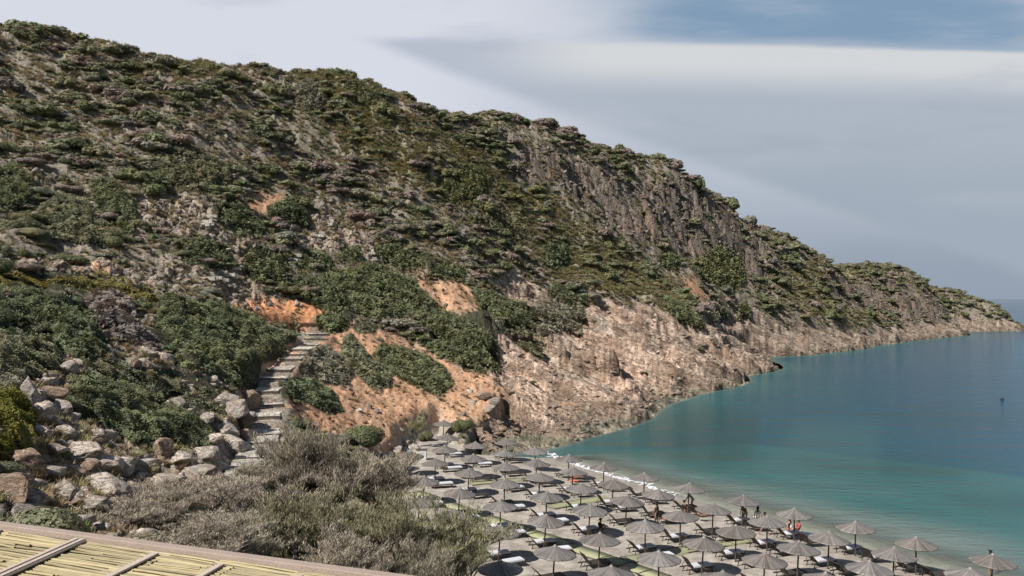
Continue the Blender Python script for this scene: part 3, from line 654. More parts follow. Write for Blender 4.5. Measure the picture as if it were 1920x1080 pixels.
# ------------------------------------------------------------------ sea
def make_sea():
    wu = np.concatenate([np.linspace(-2500, 700, 60), np.linspace(710, 2000, 330), np.linspace(2020, 6000, 60)])
    wy = np.concatenate([[-300., -60, 2.], np.exp(np.linspace(math.log(8), math.log(640), 420)), np.exp(np.linspace(math.log(680), math.log(45000), 60))])
    UU, YY = np.meshgrid(wu, wy); XX = np.where(YY > 2.5, (UU-HU)/F*YY, (UU-HU)/F*8)
    dep = np.full(UU.shape, 11.)
    ok = (YY > 6.5) & (YY < 600) & (UU > UC[0]) & (UU < UC[-1])
    gzv = samp(Zb*(1-smask)+Z*smask, XX[ok], YY[ok])
    dep[ok] = np.clip(-gzv, -3, 11)
    keepv = dep > -2.9
    # dark weed beds and paler sand lanes on the bottom
    weed = np.zeros(UU.shape); VV = HV+F*CH/np.maximum(YY, 1)
    for p, w in [([(1190,812),(1240,778),(1330,770),(1420,790),(1400,860),(1330,872),(1230,850)],.55),([(1060,835),(1150,800),(1230,800),(1290,850),(1200,852)],.3),
                 ([(1500,858),(1600,862),(1760,878),(1800,892),(1650,890),(1540,875)],.45),([(1650,780),(1750,765),(1940,775),(1940,800),(1750,792)],.25),([(1780,930),(1940,935),(1940,960),(1830,952)],.35)]:
        weed = np.maximum(weed, w*poly_mask(UU, VV, p, 25))
    lane = np.maximum(.5*poly_mask(UU, VV, [(1480,890),(1600,900),(1700,930),(1560,930),(1450,905)], 18), .35*poly_mask(UU, VV, [(1500,800),(1640,800),(1640,900),(1440,880)], 30))
    wq = np.arange(UU.size).reshape(UU.shape)
    q = np.stack([wq[:-1, :-1], wq[:-1, 1:], wq[1:, 1:], wq[1:, :-1]], -1)
    kq = keepv[:-1, :-1] | keepv[1:, 1:] | keepv[1:, :-1] | keepv[:-1, 1:]
    m = bpy.data.materials.new('sea_water'); m.use_nodes = True; t = NT(m.node_tree); nt = m.node_tree
    bs = nt.nodes['Principled BSDF']; out = nt.nodes['Material Output']
    at = t.node('ShaderNodeAttribute', attribute_name='Water'); sp = t.node('ShaderNodeSeparateColor', ins={0: at.outputs['Color']}); dp, wd, ln = sp.outputs
    pos = t.node('ShaderNodeNewGeometry').outputs['Position']
    big = t.node('ShaderNodeTexNoise', ins={'Vector': t.node('ShaderNodeMapping', ins={0: pos, 3: (.012, .03, 1)}).outputs[0], 'Scale': 1.0, 'Detail': 4.0}).outputs[0]
    dd = t.math('ADD', dp, t.math('MULTIPLY', t.math('SUBTRACT', big, .5), .34))
    c = t.mix(t.ramp(dd, 0.0, 0.13), (0.17, 0.205, 0.185), (0.030, 0.118, 0.120))
    c = t.mix(t.ramp(dd, 0.14, 0.42), c, (0.010, 0.078, 0.108))
    c = t.mix(t.ramp(dd, 0.40, 0.80), c, (0.014, 0.070, 0.116))
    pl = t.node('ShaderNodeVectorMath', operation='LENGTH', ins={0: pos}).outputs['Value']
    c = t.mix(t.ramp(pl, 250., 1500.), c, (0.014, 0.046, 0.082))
    c = t.mix(wd, c, (0.012, 0.056, 0.054)); c = t.mix(ln, c, (0.060, 0.135, 0.140))
    t.l.new(c, bs.inputs['Base Color']); bs.inputs['Roughness'].default_value = 0.14; bs.inputs['IOR'].default_value = 1.33; bs.inputs['Specular IOR Level'].default_value = 0.36
    w1 = t.node('ShaderNodeTexNoise', ins={'Vector': t.node('ShaderNodeMapping', ins={0: pos, 2: (0, 0, .5), 3: (.55, 1.5, 1)}).outputs[0], 'Scale': 1.0, 'Detail': 6.0, 'Roughness': .6}).outputs[0]
    w2 = t.node('ShaderNodeTexNoise', ins={'Vector': t.node('ShaderNodeMapping', ins={0: pos, 2: (0, 0, .35), 3: (.06, .18, 1)}).outputs[0], 'Scale': 1.0, 'Detail': 3.0}).outputs[0]
    h = t.math('ADD', t.math('MULTIPLY', w1, .95), t.math('MULTIPLY', w2, 2.4))
    bp = t.node('ShaderNodeBump', ins={'Strength': .55, 'Distance': 1.0, 'Height': h}); t.l.new(bp.outputs[0], bs.inputs['Normal'])
    tr = t.node('ShaderNodeBsdfTransparent', ins={0: (.86, .94, .93, 1)})
    mx = t.node('ShaderNodeMixShader', ins={0: t.ramp(dp, -.005, .075, True), 1: tr.outputs[0], 2: bs.outputs[0]})
    t.l.new(mx.outputs[0], out.inputs[0])
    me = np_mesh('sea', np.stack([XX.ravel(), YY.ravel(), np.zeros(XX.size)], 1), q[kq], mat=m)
    ca = me.color_attributes.new('Water', 'FLOAT_COLOR', 'POINT'); cc = np.ones((UU.size, 4), np.float32)
    cc[:, 0] = dep.ravel()/11; cc[:, 1] = weed.ravel(); cc[:, 2] = lane.ravel(); ca.data.foreach_set('color', cc.ravel())
    tag(obj('sea_water', me), kind='structure')
make_sea()
print('sea', time.time()-T0)

# ------------------------------------------------------------------ plants: prototypes, scattering
def shrub_proto(name, nleaf, lsz, seed, kind, asp=1.5, tall=.75):
    rng = np.random.default_rng(seed); nl = rng.integers(6, 10)
    c = np.stack([rng.normal(0, .42, nl), rng.normal(0, .42, nl), rng.uniform(.12, .45, nl)], 1); c[0] = (0, 0, .4)
    c[:, :2] = np.clip(c[:, :2], -.75, .75); r = rng.uniform(.26, .5, nl); r[0] = .5
    pk_ = rng.choice(nl, nleaf, p=r**2/(r**2).sum()); d = rand_dirs(nleaf, rng); d[:, 2] = np.abs(d[:, 2])*rng.choice([1, 1, 1, -.5], nleaf)
    rad = r[pk_]*rng.uniform(.86, 1.10, nleaf); Pt = c[pk_]+d*rad[:, None]*np.array([1, 1, tall*1.15]); Pt[:, 2] = np.maximum(Pt[:, 2]*tall/.75, -.12)
    tone = rng.uniform(.75, 1.25, nl)[pk_]
    Vv, Ff, tn = leaves(Pt, d, lsz, rng, asp=asp, tone=tone)
    bm = bmesh.new()                                                    # inner twig core
    for k in range(nl):
        bmesh.ops.create_icosphere(bm, subdivisions=1, radius=r[k]*.90, matrix=Matrix.Translation(Vector(c[k])*.95))
    cv = np.array([v.co[:] for v in bm.verts]); cf = np.array([[v.index for v in f.verts] for f in bm.faces]); bm.free()
    cv[:, 2] *= tall/.75*.9
    Va = np.vstack([Vv, cv]); tn = np.concatenate([tn, np.full(len(cv), .8)])
    return np_mesh(name, Va, [Ff, cf+len(Vv)], cols=np.stack([tn]*3, 1), mat=LEAF[kind])
SK = ['dark', 'olive', 'grey', 'purple', 'green']
LO = {k: [shrub_proto('shrub', 520, .15, 10+i+40*SK.index(k), k, asp=1.5 if k != 'purple' else 3.5, tall=(.7, .95)[i % 2]) for i in range(3)] for k in SK}
HI = {k: [shrub_proto('shrub', 5200, .055 if k != 'purple' else .045, 310+i+40*SK.index(k), k, asp=1.7 if k != 'purple' else 5., tall=(.7, .9)[i % 2]) for i in range(3)] for k in SK}

def ico(n):
    bm = bmesh.new(); bmesh.ops.create_icosphere(bm, subdivisions=n, radius=1.0)
    v = np.array([a.co[:] for a in bm.verts]); f = np.array([[a.index for a in p.verts] for p in bm.faces]); bm.free(); return v, f
def rock_mesh(name, sub, seed, mat, flat=.75, cuts=9):
    rng = np.random.default_rng(seed); v, f = ico(sub); v = v*np.array([1, .85, flat])
    for k in range(cuts):
        n = rand_dirs(1, rng)[0]; n[2] *= .6; n /= np.linalg.norm(n); d = rng.uniform(.30, .62); e = v@n-d; v = v-np.clip(e, 0, None)[:, None]*n*.92
    if sub >= 3:
        a = v[:, 0]*1.7+v[:, 2]*2.3+seed; b = v[:, 1]*1.7-v[:, 2]*1.9
        n = fbm(a, b, 4, seed)*.10 - sstep(np.abs(vnoise(a*1.3+v[:, 2], b*1.1, seed+3)), .09, 0)*.10 + fbm(a*5, b*5, 2, seed+7)*.018
        v = v*(1+n)[:, None]
    else: v = v*(1+rng.uniform(-.12, .12, len(v)))[:, None]
    v /= np.abs(v).max(0)*np.array([1, 1, 1.0]); 
    return np_mesh(name, v, f, mat=mat, smooth=sub >= 3)
def mat_rock(name, c1, c2, c3):
    m = bpy.data.materials.new(name); m.use_nodes = True; t = NT(m.node_tree); bs = m.node_tree.nodes['Principled BSDF']
    pos = t.node('ShaderNodeNewGeometry').outputs['Position']
    a = t.node('ShaderNodeTexNoise', ins={'Vector': pos, 'Scale': 1.6, 'Detail': 6.0, 'Roughness': .6}).outputs[0]
    b = t.node('ShaderNodeTexNoise', ins={'Vector': pos, 'Scale': 7.0, 'Detail': 6.0, 'Roughness': .7}).outputs[0]
    c = t.mix(t.ramp(a, .35, .6), c1, c2); c = t.mix(t.math('MULTIPLY', t.ramp(b, .52, .68), .65), c, c3)
    oi = t.node('ShaderNodeObjectInfo'); c = t.mix(1.0, c, t.mix(oi.outputs['Random'], (.75, .74, .73), (1.12, 1.1, 1.08)), 'MULTIPLY')
    t.l.new(c, bs.inputs['Base Color']); bs.inputs['Roughness'].default_value = .9; bs.inputs['Specular IOR Level'].default_value = .15
    cr = t.node('ShaderNodeTexNoise', ins={'Vector': t.node('ShaderNodeMapping', ins={0: pos, 2: (.2, .5, .4), 3: (1, 1, 3.5)}).outputs[0], 'Scale': 1.8, 'Detail': 6.0, 'Roughness': .7}).outputs[0]
    ck_ = t.ramp(t.math('ABSOLUTE', t.math('SUBTRACT', cr, .5)), 0.0, .035)
    h = t.math('ADD', t.math('MULTIPLY', b, .5), t.math('MULTIPLY', ck_, .35))
    bp = t.node('ShaderNodeBump', ins={'Strength': .9, 'Distance': .22, 'Height': h}); t.l.new(bp.outputs[0], bs.inputs['Normal'])
    return m
RK_PALE = mat_rock('pale_limestone', (.56, .50, .44), (.50, .42, .35), (.24, .205, .18))
RK_GREY = mat_rock('grey_limestone', (.33, .29, .245), (.27, .235, .20), (.16, .14, .12))
RK_PINK = mat_rock('pink_limestone', (.40, .30, .23), (.34, .245, .18), (.20, .16, .125))
RK_ORG = mat_rock('orange_stone', (.42, .25, .15), (.36, .2, .12), (.26, .15, .09))

def gn_scatter(name, pts, rot, scl, pid, protos, kind='stuff'):
    """one object: real instances of the prototypes on a point mesh"""
    col = bpy.data.collections.new(name+'_shapes')
    for i, me in enumerate(protos):
        o = bpy.data.objects.new('shape%02d' % i, me); col.objects.link(o)
    me = bpy.data.meshes.new(name); me.vertices.add(len(pts)); me.vertices.foreach_set('co', np.asarray(pts, np.float32).ravel())
    for nm, ty, dat in (('rot', 'FLOAT_VECTOR', rot), ('scl', 'FLOAT_VECTOR', scl)):
        a = me.attributes.new(nm, ty, 'POINT'); a.data.foreach_set('vector', np.asarray(dat, np.float32).ravel())
    a = me.attributes.new('pid', 'INT', 'POINT'); a.data.foreach_set('value', np.asarray(pid, np.int32))
    o = obj(name, me); tag(o, kind=kind)
    ng = bpy.data.node_groups.new(name, 'GeometryNodeTree'); ng.interface.new_socket('Geometry', in_out='INPUT', socket_type='NodeSocketGeometry'); ng.interface.new_socket('Geometry', in_out='OUTPUT', socket_type='NodeSocketGeometry')
    N = ng.nodes; L = ng.links; gi = N.new('NodeGroupInput'); go = N.new('NodeGroupOutput')
    ci = N.new('GeometryNodeCollectionInfo'); ci.inputs['Collection'].default_value = col; ci.inputs['Separate Children'].default_value = True; ci.inputs['Reset Children'].default_value = True
    ip = N.new('GeometryNodeInstanceOnPoints'); ip.inputs['Pick Instance'].default_value = True
    def at(nm, ty):
        n = N.new('GeometryNodeInputNamedAttribute'); n.data_type = ty; n.inputs['Name'].default_value = nm; return n.outputs['Attribute']
    e2r = N.new('FunctionNodeEulerToRotation'); L.new(at('rot', 'FLOAT_VECTOR'), e2r.inputs[0])
    L.new(gi.outputs[0], ip.inputs['Points']); L.new(ci.outputs[0], ip.inputs['Instance']); L.new(at('pid', 'INT'), ip.inputs['Instance Index'])
    L.new(e2r.outputs[0], ip.inputs['Rotation']); L.new(at('scl', 'FLOAT_VECTOR'), ip.inputs['Scale']); L.new(ip.outputs[0], go.inputs[0])
    md = o.modifiers.new('scatter', 'NODES'); md.node_group = ng
    return o

# world-area weights of ground cells in view
CELL = np.outer(np.gradient(YR), np.gradient(UC))*Y/F
SEEN = (PXA > 0) | (np.roll(PXA, 6, 0) > 0)
SEEN &= (U > -60) & (U < 1980)
PATHM = np.zeros(V.shape)
for k in range(len(SP)-1):
    a, b = SP[k], SP[k+1]; e = b-a; rr = slice(max(0, np.searchsorted(YR, min(a.y, b.y)-5)), np.searchsorted(YR, max(a.y, b.y)+5))
    tt = np.clip(((X[rr]-a.x)*e.x+(Y[rr]-a.y)*e.y)/max(e.x*e.x+e.y*e.y, 1e-6), 0, 1)
    PATHM[rr] = np.maximum(PATHM[rr], sstep(np.hypot(X[rr]-a.x-tt*e.x, Y[rr]-a.y-tt*e.y), 3.0, 1.9))
def scatter_points(dens, n, rng, minY=20):
    w = (dens*CELL*SEEN*(Y > minY)); w = np.where(w > 0, w, 0).ravel(); cs = np.cumsum(w); ch = np.searchsorted(cs, rng.uniform(0, cs[-1], n))
    ch = np.minimum(ch, w.size-1)
    yy = Y.ravel()[ch]*np.exp(rng.uniform(-.6, .6, n)*lnS*1.0); uu = U.ravel()[ch]+rng.uniform(-1.2, 1.2, n); xx = (uu-HU)/F*yy
    return xx, yy, samp(Z, xx, yy), ch
clump = fbm(X/11, Y/11, 3, 501)
upper = sstep(Y, 120, 165)
dens = land*(1-.985*mP)*(1-.96*mO)*(1-.72*mC)*(1-.97*mS)*(1-.9*mR)*(1-.88*litter)*(1-smask)*(1-PATHM)
dens *= sstep(clump, -.3, .25)*.95+.10
dens *= 1-.35*mG
dens *= sstep(Z, 2.0, 5.0)
rng = np.random.default_rng(77)
NS = 5600
sx, sy, sz, sch = scatter_points(dens, NS, rng)
sr = np.clip(np.exp(rng.normal(0.06, .60, NS)), .35, 3.3)*(0.72+.28*np.clip(dens.ravel()[sch], 0, 1))*(1+.12*sstep(sy, 100, 140)+.25*sstep(sy, 200, 400))
fld = fbm(sx/24, sy/24, 3, 510); fl2 = rng.uniform(0, 1, NS)
gm = mG.ravel()[sch]; kidx = np.zeros(NS, int)
kidx = np.where(fl2 < .38, 0, np.where(fl2 < .66, 1, np.where(fl2 < .85, 2, 3)))
pz = sstep(fld, .0, .5)*sstep(sy, 115, 160)*(1-gm); kidx = np.where((rng.uniform(0, 1, NS) < pz*.30), 3, kidx)
kidx = np.where((rng.uniform(0, 1, NS) < gm*.45), 4, kidx)
kidx = np.where((sstep(sy, 140, 90)*rng.uniform(0, 1, NS) > .45) & (kidx == 3), 1, kidx)
var = rng.integers(0, 3, NS)
rot = np.stack([rng.uniform(-.1, .1, NS), rng.uniform(-.1, .1, NS), rng.uniform(0, 6.28, NS)], 1)
scl = np.stack([sr, sr*rng.uniform(.75, 1.1, NS), sr*rng.uniform(.42, .72, NS)], 1)
psz = sr/sy; order = np.argsort(-psz); near_i = order[:290]; far_i = order[290:]
gn_scatter('maquis_shrubs', np.stack([sx, sy, sz-.08*sr], 1)[far_i], rot[far_i], scl[far_i], (kidx*3+var)[far_i], [LO[k][i] for k in SK for i in range(3)])
KW = ['dark green', 'olive green', 'grey green', 'brownish purple', 'grass green']
def zone(x, y):
    u = HU+F*x/y; z = gz(x, y); v = HV+F*(CH-z)/y
    if u < 470 and v > 640: return 'among the lower left boulders'
    if v > 600 and u < 960: return 'near the stone stairway'
    if v > 560: return 'near the shore rocks'
    if u < 330: return 'on the left slope' if v > 300 else 'below the left crest'
    if u < 700: return 'around the stone terraces' if v > 360 else 'above the stone terraces'
    if u < 1050: return 'on the middle slope' if v > 380 else 'under the middle crest'
    return 'below the tall cliff' if v > 440 else 'around the tall cliff'
for i in near_i:
    k = kidx[i]; o = obj('shrub', (HI if sy[i] < 130 else LO)[SK[k]][var[i]])
    o.location = (sx[i], sy[i], sz[i]-.08*sr[i]); o.rotation_euler = rot[i]; o.scale = scl[i]
    sw = 'small' if sr[i] < .9 else ('middle sized' if sr[i] < 1.6 else 'large')
    tag(o, '%s %s shrub %s' % (sw, KW[k], zone(sx[i], sy[i])), 'shrub', 'loose maquis shrubs'); o['_k'] = '%s %s shrub %s' % (sw, KW[k], zone(sx[i], sy[i]))
# shrubs standing against the sky on the crest
for (u, v, w, h, k, lab) in [(1162,288,38,24,'dark','dark domed bush standing alone on the crest against the sky'),
        (28,56,56,24,'dark','dark bushy shrub on the crest at the far left of the ridge'),(130,76,36,20,'grey','pale grey green round bush on the left crest'),
        (410,110,40,14,'dark','dark bush on the small hump of the crest'),(1235,302,50,18,'dark','wide dark bush on the crest right of the domed bush'),
        (1312,340,30,26,'dark','pointed dark bush on the steep crest above the cliff'),(1365,385,40,22,'dark','dark bush at the brink of the tall cliff'),
        (1402,414,34,22,'grey','grey bush on the last knob of the cliff crest'),(970,224,40,16,'dark','dark low bush on the middle crest'),
        (640,142,46,16,'dark','dark low bush on the crest above the grassy gully'),(760,182,36,18,'dark','small dark bush on the crest right of the grassy gully'),
        (560,132,30,14,'olive','little olive bush on the crest left of the grassy gully')]:
    j = int(np.searchsorted(UC, u)); kk = int(V[:, j].argmin()); y = YR[kk]; z = Z[kk, j]
    o = obj('shrub', LO[k][0]); r = w*y/F/2; hh = h*y/F; o.location = ((u-HU)/F*y, y, z-.45*hh); o.scale = (r*1.1, r*1.1, hh*1.25); o.rotation_euler = (0, 0, u)
    tag(o, lab, 'shrub', 'bushes along the crest')
# grass tufts and low herbs
def tuft(name, mat, seed, n=46, L=.5, w=.02):
    rng = np.random.default_rng(seed); a = rng.uniform(0, 6.28, n); le = rng.uniform(.2, .75, n); b = rng.uniform(0, .22, (n, 2))-.11
    base = np.c_[b, np.zeros(n)]; tip = base+np.c_[np.cos(a)*le*L, np.sin(a)*le*L, rng.uniform(.5, 1, n)*L]; pr = np.c_[-np.sin(a), np.cos(a), np.zeros(n)]*w
    Vv = np.stack([base-pr, base+pr, tip], 1).reshape(-1, 3); tn = np.repeat(rng.uniform(.6, 1.4, n), 3)
    return np_mesh(name, Vv, np.arange(3*n).reshape(n, 3), cols=np.stack([tn]*3, 1), mat=mat)
G_DRY = mat_leaf('dry_grass', (.34, .295, .20), transl=.3); G_GRN = mat_leaf('green_grass', (.24, .24, .11), transl=.3); G_OLV = mat_leaf('herb_grey', (.25, .23, .15), transl=.25)
TF = [tuft('tuft', m, 600+i, w=.03) for i, m in enumerate([G_DRY, G_GRN, G_OLV, G_DRY])]
gd = land*(1-smask)*(1-PATHM)*(1-.97*mP)*(1-.9*mO)*(1-litter)*(.35+.9*mG+.4*sstep(n2, 0, .5))*(1-.55*mC)*(1+.7*mR*sstep(n2, .0, .35))
rng = np.random.default_rng(78); NG = 26000
x_, y_, z_s, ch_ = scatter_points(gd*(90/np.maximum(Y, 45)), NG, rng, 22)
sg = rng.uniform(.5, 1.25, NG)*(1+.9*sstep(y_, 80, 220))
gp = np.where(rng.uniform(0, 1, NG) < .25+.45*mG.ravel()[ch_], 1, rng.choice([0, 2, 3, 2], NG))
gn_scatter('grass_tufts', np.stack([x_, y_, z_s-.03], 1), np.stack([0*x_, 0*x_, rng.uniform(0, 6.28, NG)], 1), np.stack([sg*1.3, sg*1.3, sg*.9], 1), gp, TF)
# loose stones
def scatter_rocks(name, dn, n, mats, lo, hi, seed, flat=(.45, .9), minY=22, align=None):
    rng = np.random.default_rng(seed); x, y, z, ch = scatter_points(dn, n, rng, minY)
    s = lo*np.exp(rng.exponential(.55, n)); s = np.minimum(s, hi)
    pr = [rock_mesh('stone', 2, seed+i*7+j, m, flat=.7, cuts=8) for j, m in enumerate(mats) for i in range(4)]
    yaw = rng.uniform(0, 6.28, n) if align is None else align+rng.normal(0, .25, n)
    return gn_scatter(name, np.stack([x, y, z-.05*s], 1), np.stack([rng.uniform(-.3, .3, n), rng.uniform(-.3, .3, n), yaw], 1),
        np.stack([s, s*rng.uniform(.5, .9, n), s*rng.uniform(flat[0], flat[1], n)], 1), rng.integers(0, len(pr), n), pr)
nf = 100/np.maximum(Y, 60)
scatter_rocks('hillside_stones', land*(1-smask)*(1-mP)*(1-mO)*(1-litter)*(1-PATHM)*(.25+mC*1.2+sstep(n2, .0, .5))*nf*(1-mR), 7000, [RK_GREY], .22, .95, 900)
scatter_rocks('shore_stones', land*mP*(.35+sstep(n2, -.2, .5)+1.2*wet)*(Z > -.2)*nf, 6000, [RK_PINK, RK_PINK, RK_GREY], .16, .9, 1000, flat=(.25, .5), align=-.1)
scatter_rocks('scree_stones', land*(mS+.15*mO*sstep(n3, .1, .5))*(1-litter)*(1-PATHM), 2600, [RK_GREY, RK_PALE, RK_PINK], .14, .75, 1100)
scatter_rocks('boulder_rubble', land*mR*(1-.9*litter)*(1-PATHM)*(Y < 75), 1500, [RK_PALE, RK_PALE, RK_PINK], .12, .6, 1200)
scatter_rocks('orange_rubble', land*mO*(1-litter)*(1-PATHM), 1800, [RK_ORG], .06, .4, 1300)
print('scatter', time.time()-T0)

# ------------------------------------------------------------------ boulders of the lower left
BL = [(119,811,44,38),(180,813,36,26),(150,842,60,34),(192,862,62,36),(228,872,60,26),(195,905,84,50),(280,868,40,26),(130,885,50,30),(303,838,28,38),(333,858,48,26),
      (384,850,44,34),(361,885,52,32),(436,830,50,50),(305,902,56,34),(262,893,30,22),(252,878,38,20),(42,868,58,62),(20,915,60,66),(60,937,52,50),(30,966,76,40),(92,972,36,28),
      (140,975,50,26),(195,990,38,34),(53,726,32,46),(92,714,26,20),(121,726,20,20),(92,738,44,20),(127,690,46,40),(80,770,40,42),(110,762,32,34),(305,667,26,30),(282,662,16,16),
      (420,748,42,34),(440,767,38,40),(464,747,34,38),(453,790,36,32),(335,755,28,26),(385,782,30,22),(243,729,20,13),(59,489,18,16),(72,486,12,12),(425,800,34,32),(410,870,40,34),
      (460,815,30,28),(345,915,50,34),(250,925,60,40),(300,940,50,34),(120,915,50,34),(90,880,44,30),(100,840,36,26),(70,805,34,26),(170,940,44,30),(395,905,44,32),(430,905,34,26),
      (228,945,50,34),(466,780,24,20),(400,820,30,22),(742,842,26,20),(760,830,22,16),(776,836,20,14),(728,856,28,22),(752,852,22,16),(905,742,26,14),(930,752,22,20),(918,764,20,16)]
BM = [rock_mesh('boulder', 4, 1500+i, RK_PALE, flat=.8, cuts=10+i) for i in range(7)]+[rock_mesh('boulder', 4, 1600+i, RK_PINK, flat=.7, cuts=9+i) for i in range(2)]
def bsize(w): return 'huge' if w > 58 else 'big' if w > 44 else 'mid sized' if w > 30 else 'small'
seenl = {}
for i, (u, v, w, h) in enumerate(BL):
    p = hit(u, v+h*.38)
    if p is None: continue
    D = p.y; r = w*D/F*.66; hz = max(.5*r, (h*D/F-.30*r)*.70)
    o = obj('boulder', BM[i % 9]); o.location = (p.x, p.y+.25*r, p.z+hz*.34); o.scale = (r, r*.85, hz*1.05); o.rotation_euler = ((i*37 % 7-3)*.06, (i*53 % 7-3)*.07, (i*2.4) % 6.28 if i % 2 else (i % 5)*.15)
    pl = ('at the back left corner of the beach' if 725 < u < 790 else 'beside the bright bush' if u < 90 and v > 740 else 'above the bright bush' if u < 140 and v < 790 else 'just left of the stone steps' if u > 395 and u < 500 and v < 850 else
          'on the orange slope lip' if u > 880 else 'under the dark mat' if v < 870 and u > 270 else 'at the left scree' if v < 500 else
          'between the green mats' if v < 700 else 'just behind the cane roof' if v > 930 else 'in the boulder field')
    base = '%s %s boulder %s' % (bsize(w), 'pinkish' if i % 9 > 6 else 'pale grey', pl); n = seenl.get(base, 0); seenl[base] = n+1
    tag(o, base if n == 0 else base, 'boulder', 'limestone boulders')
    o['_k'] = base
ONES = ['first', 'second', 'third', 'fourth', 'fifth', 'sixth', 'seventh', 'eighth', 'ninth', 'tenth', 'eleventh', 'twelfth', 'thirteenth', 'fourteenth', 'fifteenth', 'sixteenth', 'seventeenth', 'eighteenth', 'nineteenth']
TENS = {2: ('twenty', 'twentieth'), 3: ('thirty', 'thirtieth'), 4: ('forty', 'fortieth'), 5: ('fifty', 'fiftieth'), 6: ('sixty', 'sixtieth')}
def ordw(n):
    n += 1
    if n < 20: return ONES[n-1]
    return TENS[n//10][1] if n % 10 == 0 else TENS[n//10][0]+' '+ONES[n % 10-1]
grp = {}
for o in COL.objects:
    if '_k' in o.keys(): grp.setdefault(o['_k'], []).append(o)
for k, l in grp.items():
    l.sort(key=lambda q: q.location.x/q.location.y)
    for i, o in enumerate(l):
        if len(l) > 1:
            w_ = 'shrub' if ' shrub ' in k else 'boulder'; o['label'] = k.replace(' %s ' % w_, ' %s, %s from the left ' % (w_, ordw(i)), 1)
        del o['_k']

# ------------------------------------------------------------------ stone stairs
M_PAVE = mat_rock('paving_stone', (.74, .69, .61), (.66, .61, .53), (.48, .43, .37)); M_WOOD = mat_simple('shadow_dark_timber', (.085, .065, .05), stretch=(1, 8, 8), var=.3)
stair = empty('stone_stairway', SP[3]); tag(stair, 'stone paved stairway with timber edged steps climbing from the beach to the bend', 'stairway')
for k in range(len(SP)-1):
    a, b = SP[k], SP[k+1]; d = Vector((b.x-a.x, b.y-a.y, 0)); L = d.length; d.normalize()
    dn = Vector((SP[min(k+2, len(SP)-1)].x-SP[max(k-1, 0)].x, SP[min(k+2, len(SP)-1)].y-SP[max(k-1, 0)].y, 0)).normalized()
    n = Vector((-d.y, d.x, 0)); W2 = 1.25 if k < 13 else 1.6
    rz = b.z-a.z; nsub = 1
    mb = MB(); ri = MB(); rg = random.Random(k)
    for q in range(nsub):
        p0 = a+d*L*q/nsub; p1 = a+d*L*(q+1)/nsub; zt = a.z+rz*q/nsub+.17
        # pavers filling the tread
        Lp = L/nsub; nu = 5; nv = max(1, int(Lp/.55))
        for iv in range(nv):
            off_ = rg.uniform(-.2, .2)
            for iu in range(nu):
                cw = 2*W2/nu; c = p0+d*(Lp*(iv+.5)/nv)+n*(-W2+cw*(iu+.5)+off_*.5); c.z = zt+rg.uniform(-.02, .02)+(rz/nsub*.35)*(iv/max(nv, 1))
                mb.box(c-Vector((0, 0, .12)), (Lp/nv*.95, cw*.94, .26), Matrix.Rotation(math.atan2(d.y, d.x)+rg.uniform(-.05, .05), 3, 'Z'))
        ri.box(p0+Vector((0, 0, zt-p0.z-.03)), (.10, 2*W2+.1, .15), Matrix.Rotation(math.atan2(d.y, d.x), 3, 'Z'))  # riser darkened to stand for the shadow line under the timber edge
    t_ = mb.build('tread', M_PAVE); t_.parent = stair; t_.location = -stair.location
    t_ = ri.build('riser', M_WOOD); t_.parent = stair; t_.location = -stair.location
# short flights higher up, low walls and path pieces
def flight(pa, pb, n, wpx, lab, mat=M_PAVE):
    """n steps from low point pa to high point pb (bearing, height), each wpx wide"""
    A = hit(*pa); B = hit(*pb)
    if A is None or B is None: return
    r = empty('stone_steps', A); tag(r, lab, 'steps')
    for i in range(n):
        t = i/max(1, n-1); c = A.lerp(B, t); w = wpx*c.y/F; mb = MB(); rg = random.Random(i)
        z = max(gz(c.x, c.y), gz(c.x+w*.3, c.y))+.15
        for q in range(5): mb.box(Vector((c.x+w*(q/5-.4), c.y+.3+rg.uniform(-.05, .05), z-.25))-A, (w/5*.97, .9, .5+rg.uniform(-.04, .04)), Matrix.Rotation(rg.uniform(-.04, .04)+.1, 3, 'Z'))
        mb.build('step', mat, r)
flight((383, 521), (432, 502), 5, 40, 'flight of five wide stone steps left of the tall rounded dark bush')
flight((545, 493), (557, 478), 4, 17, 'little flight of pale stone steps right of the tall rounded dark bush')
flight((596, 441), (612, 420), 5, 22, 'weathered orange stone steps high on the slope above the round bush')
flight((693, 484), (685, 462), 4, 26, 'rough stone steps beside the compact dark bush on the mid slope')
flight((375, 420), (388, 404), 4, 36, 'stepped stone terraces at the top of the old path')
def wall(pts, hgt, lab, mat, th=.5, name='stone_wall'):
    P_ = [hit(*p) for p in pts]; P_ = [p for p in P_ if p is not None]
    if len(P_) < 2: return
    mb = MB(); rg = random.Random(len(pts)+int(pts[0][0])); o0 = P_[0]
    for a, b in zip(P_[:-1], P_[1:]):
        d = b-a; L = Vector((d.x, d.y, 0)).length; m = max(1, int(L/.45)); ang = math.atan2(d.y, d.x)
        for i in range(m):
            for r_ in range(max(1, int(hgt/.28))):
                c = a.lerp(b, (i+.5+.5*(r_ % 2))/m); mb.box(c-o0+Vector((0, 0, .1+r_*.27)), (L/m*.96, th+rg.uniform(-.06, .06), .27), Matrix.Rotation(ang+rg.uniform(-.06, .06), 3, 'Z'))
    o = mb.build(name, mat); o.location = o0; tag(o, lab, 'wall')
wall([(505, 607), (545, 608), (590, 608)], .55, 'low pale retaining wall at the foot of the orange cut bank', RK_ORG)
wall([(322, 431), (345, 429), (384, 427)], .6, 'low dry stone wall under the stone terraces', RK_PALE)
wall([(760, 503), (790, 515), (820, 524)], .5, 'low rubble edge along the reddish ramp', RK_ORG)
me = None
pp = [hit(286, 533), hit(305, 529), hit(325, 527), hit(345, 526)]
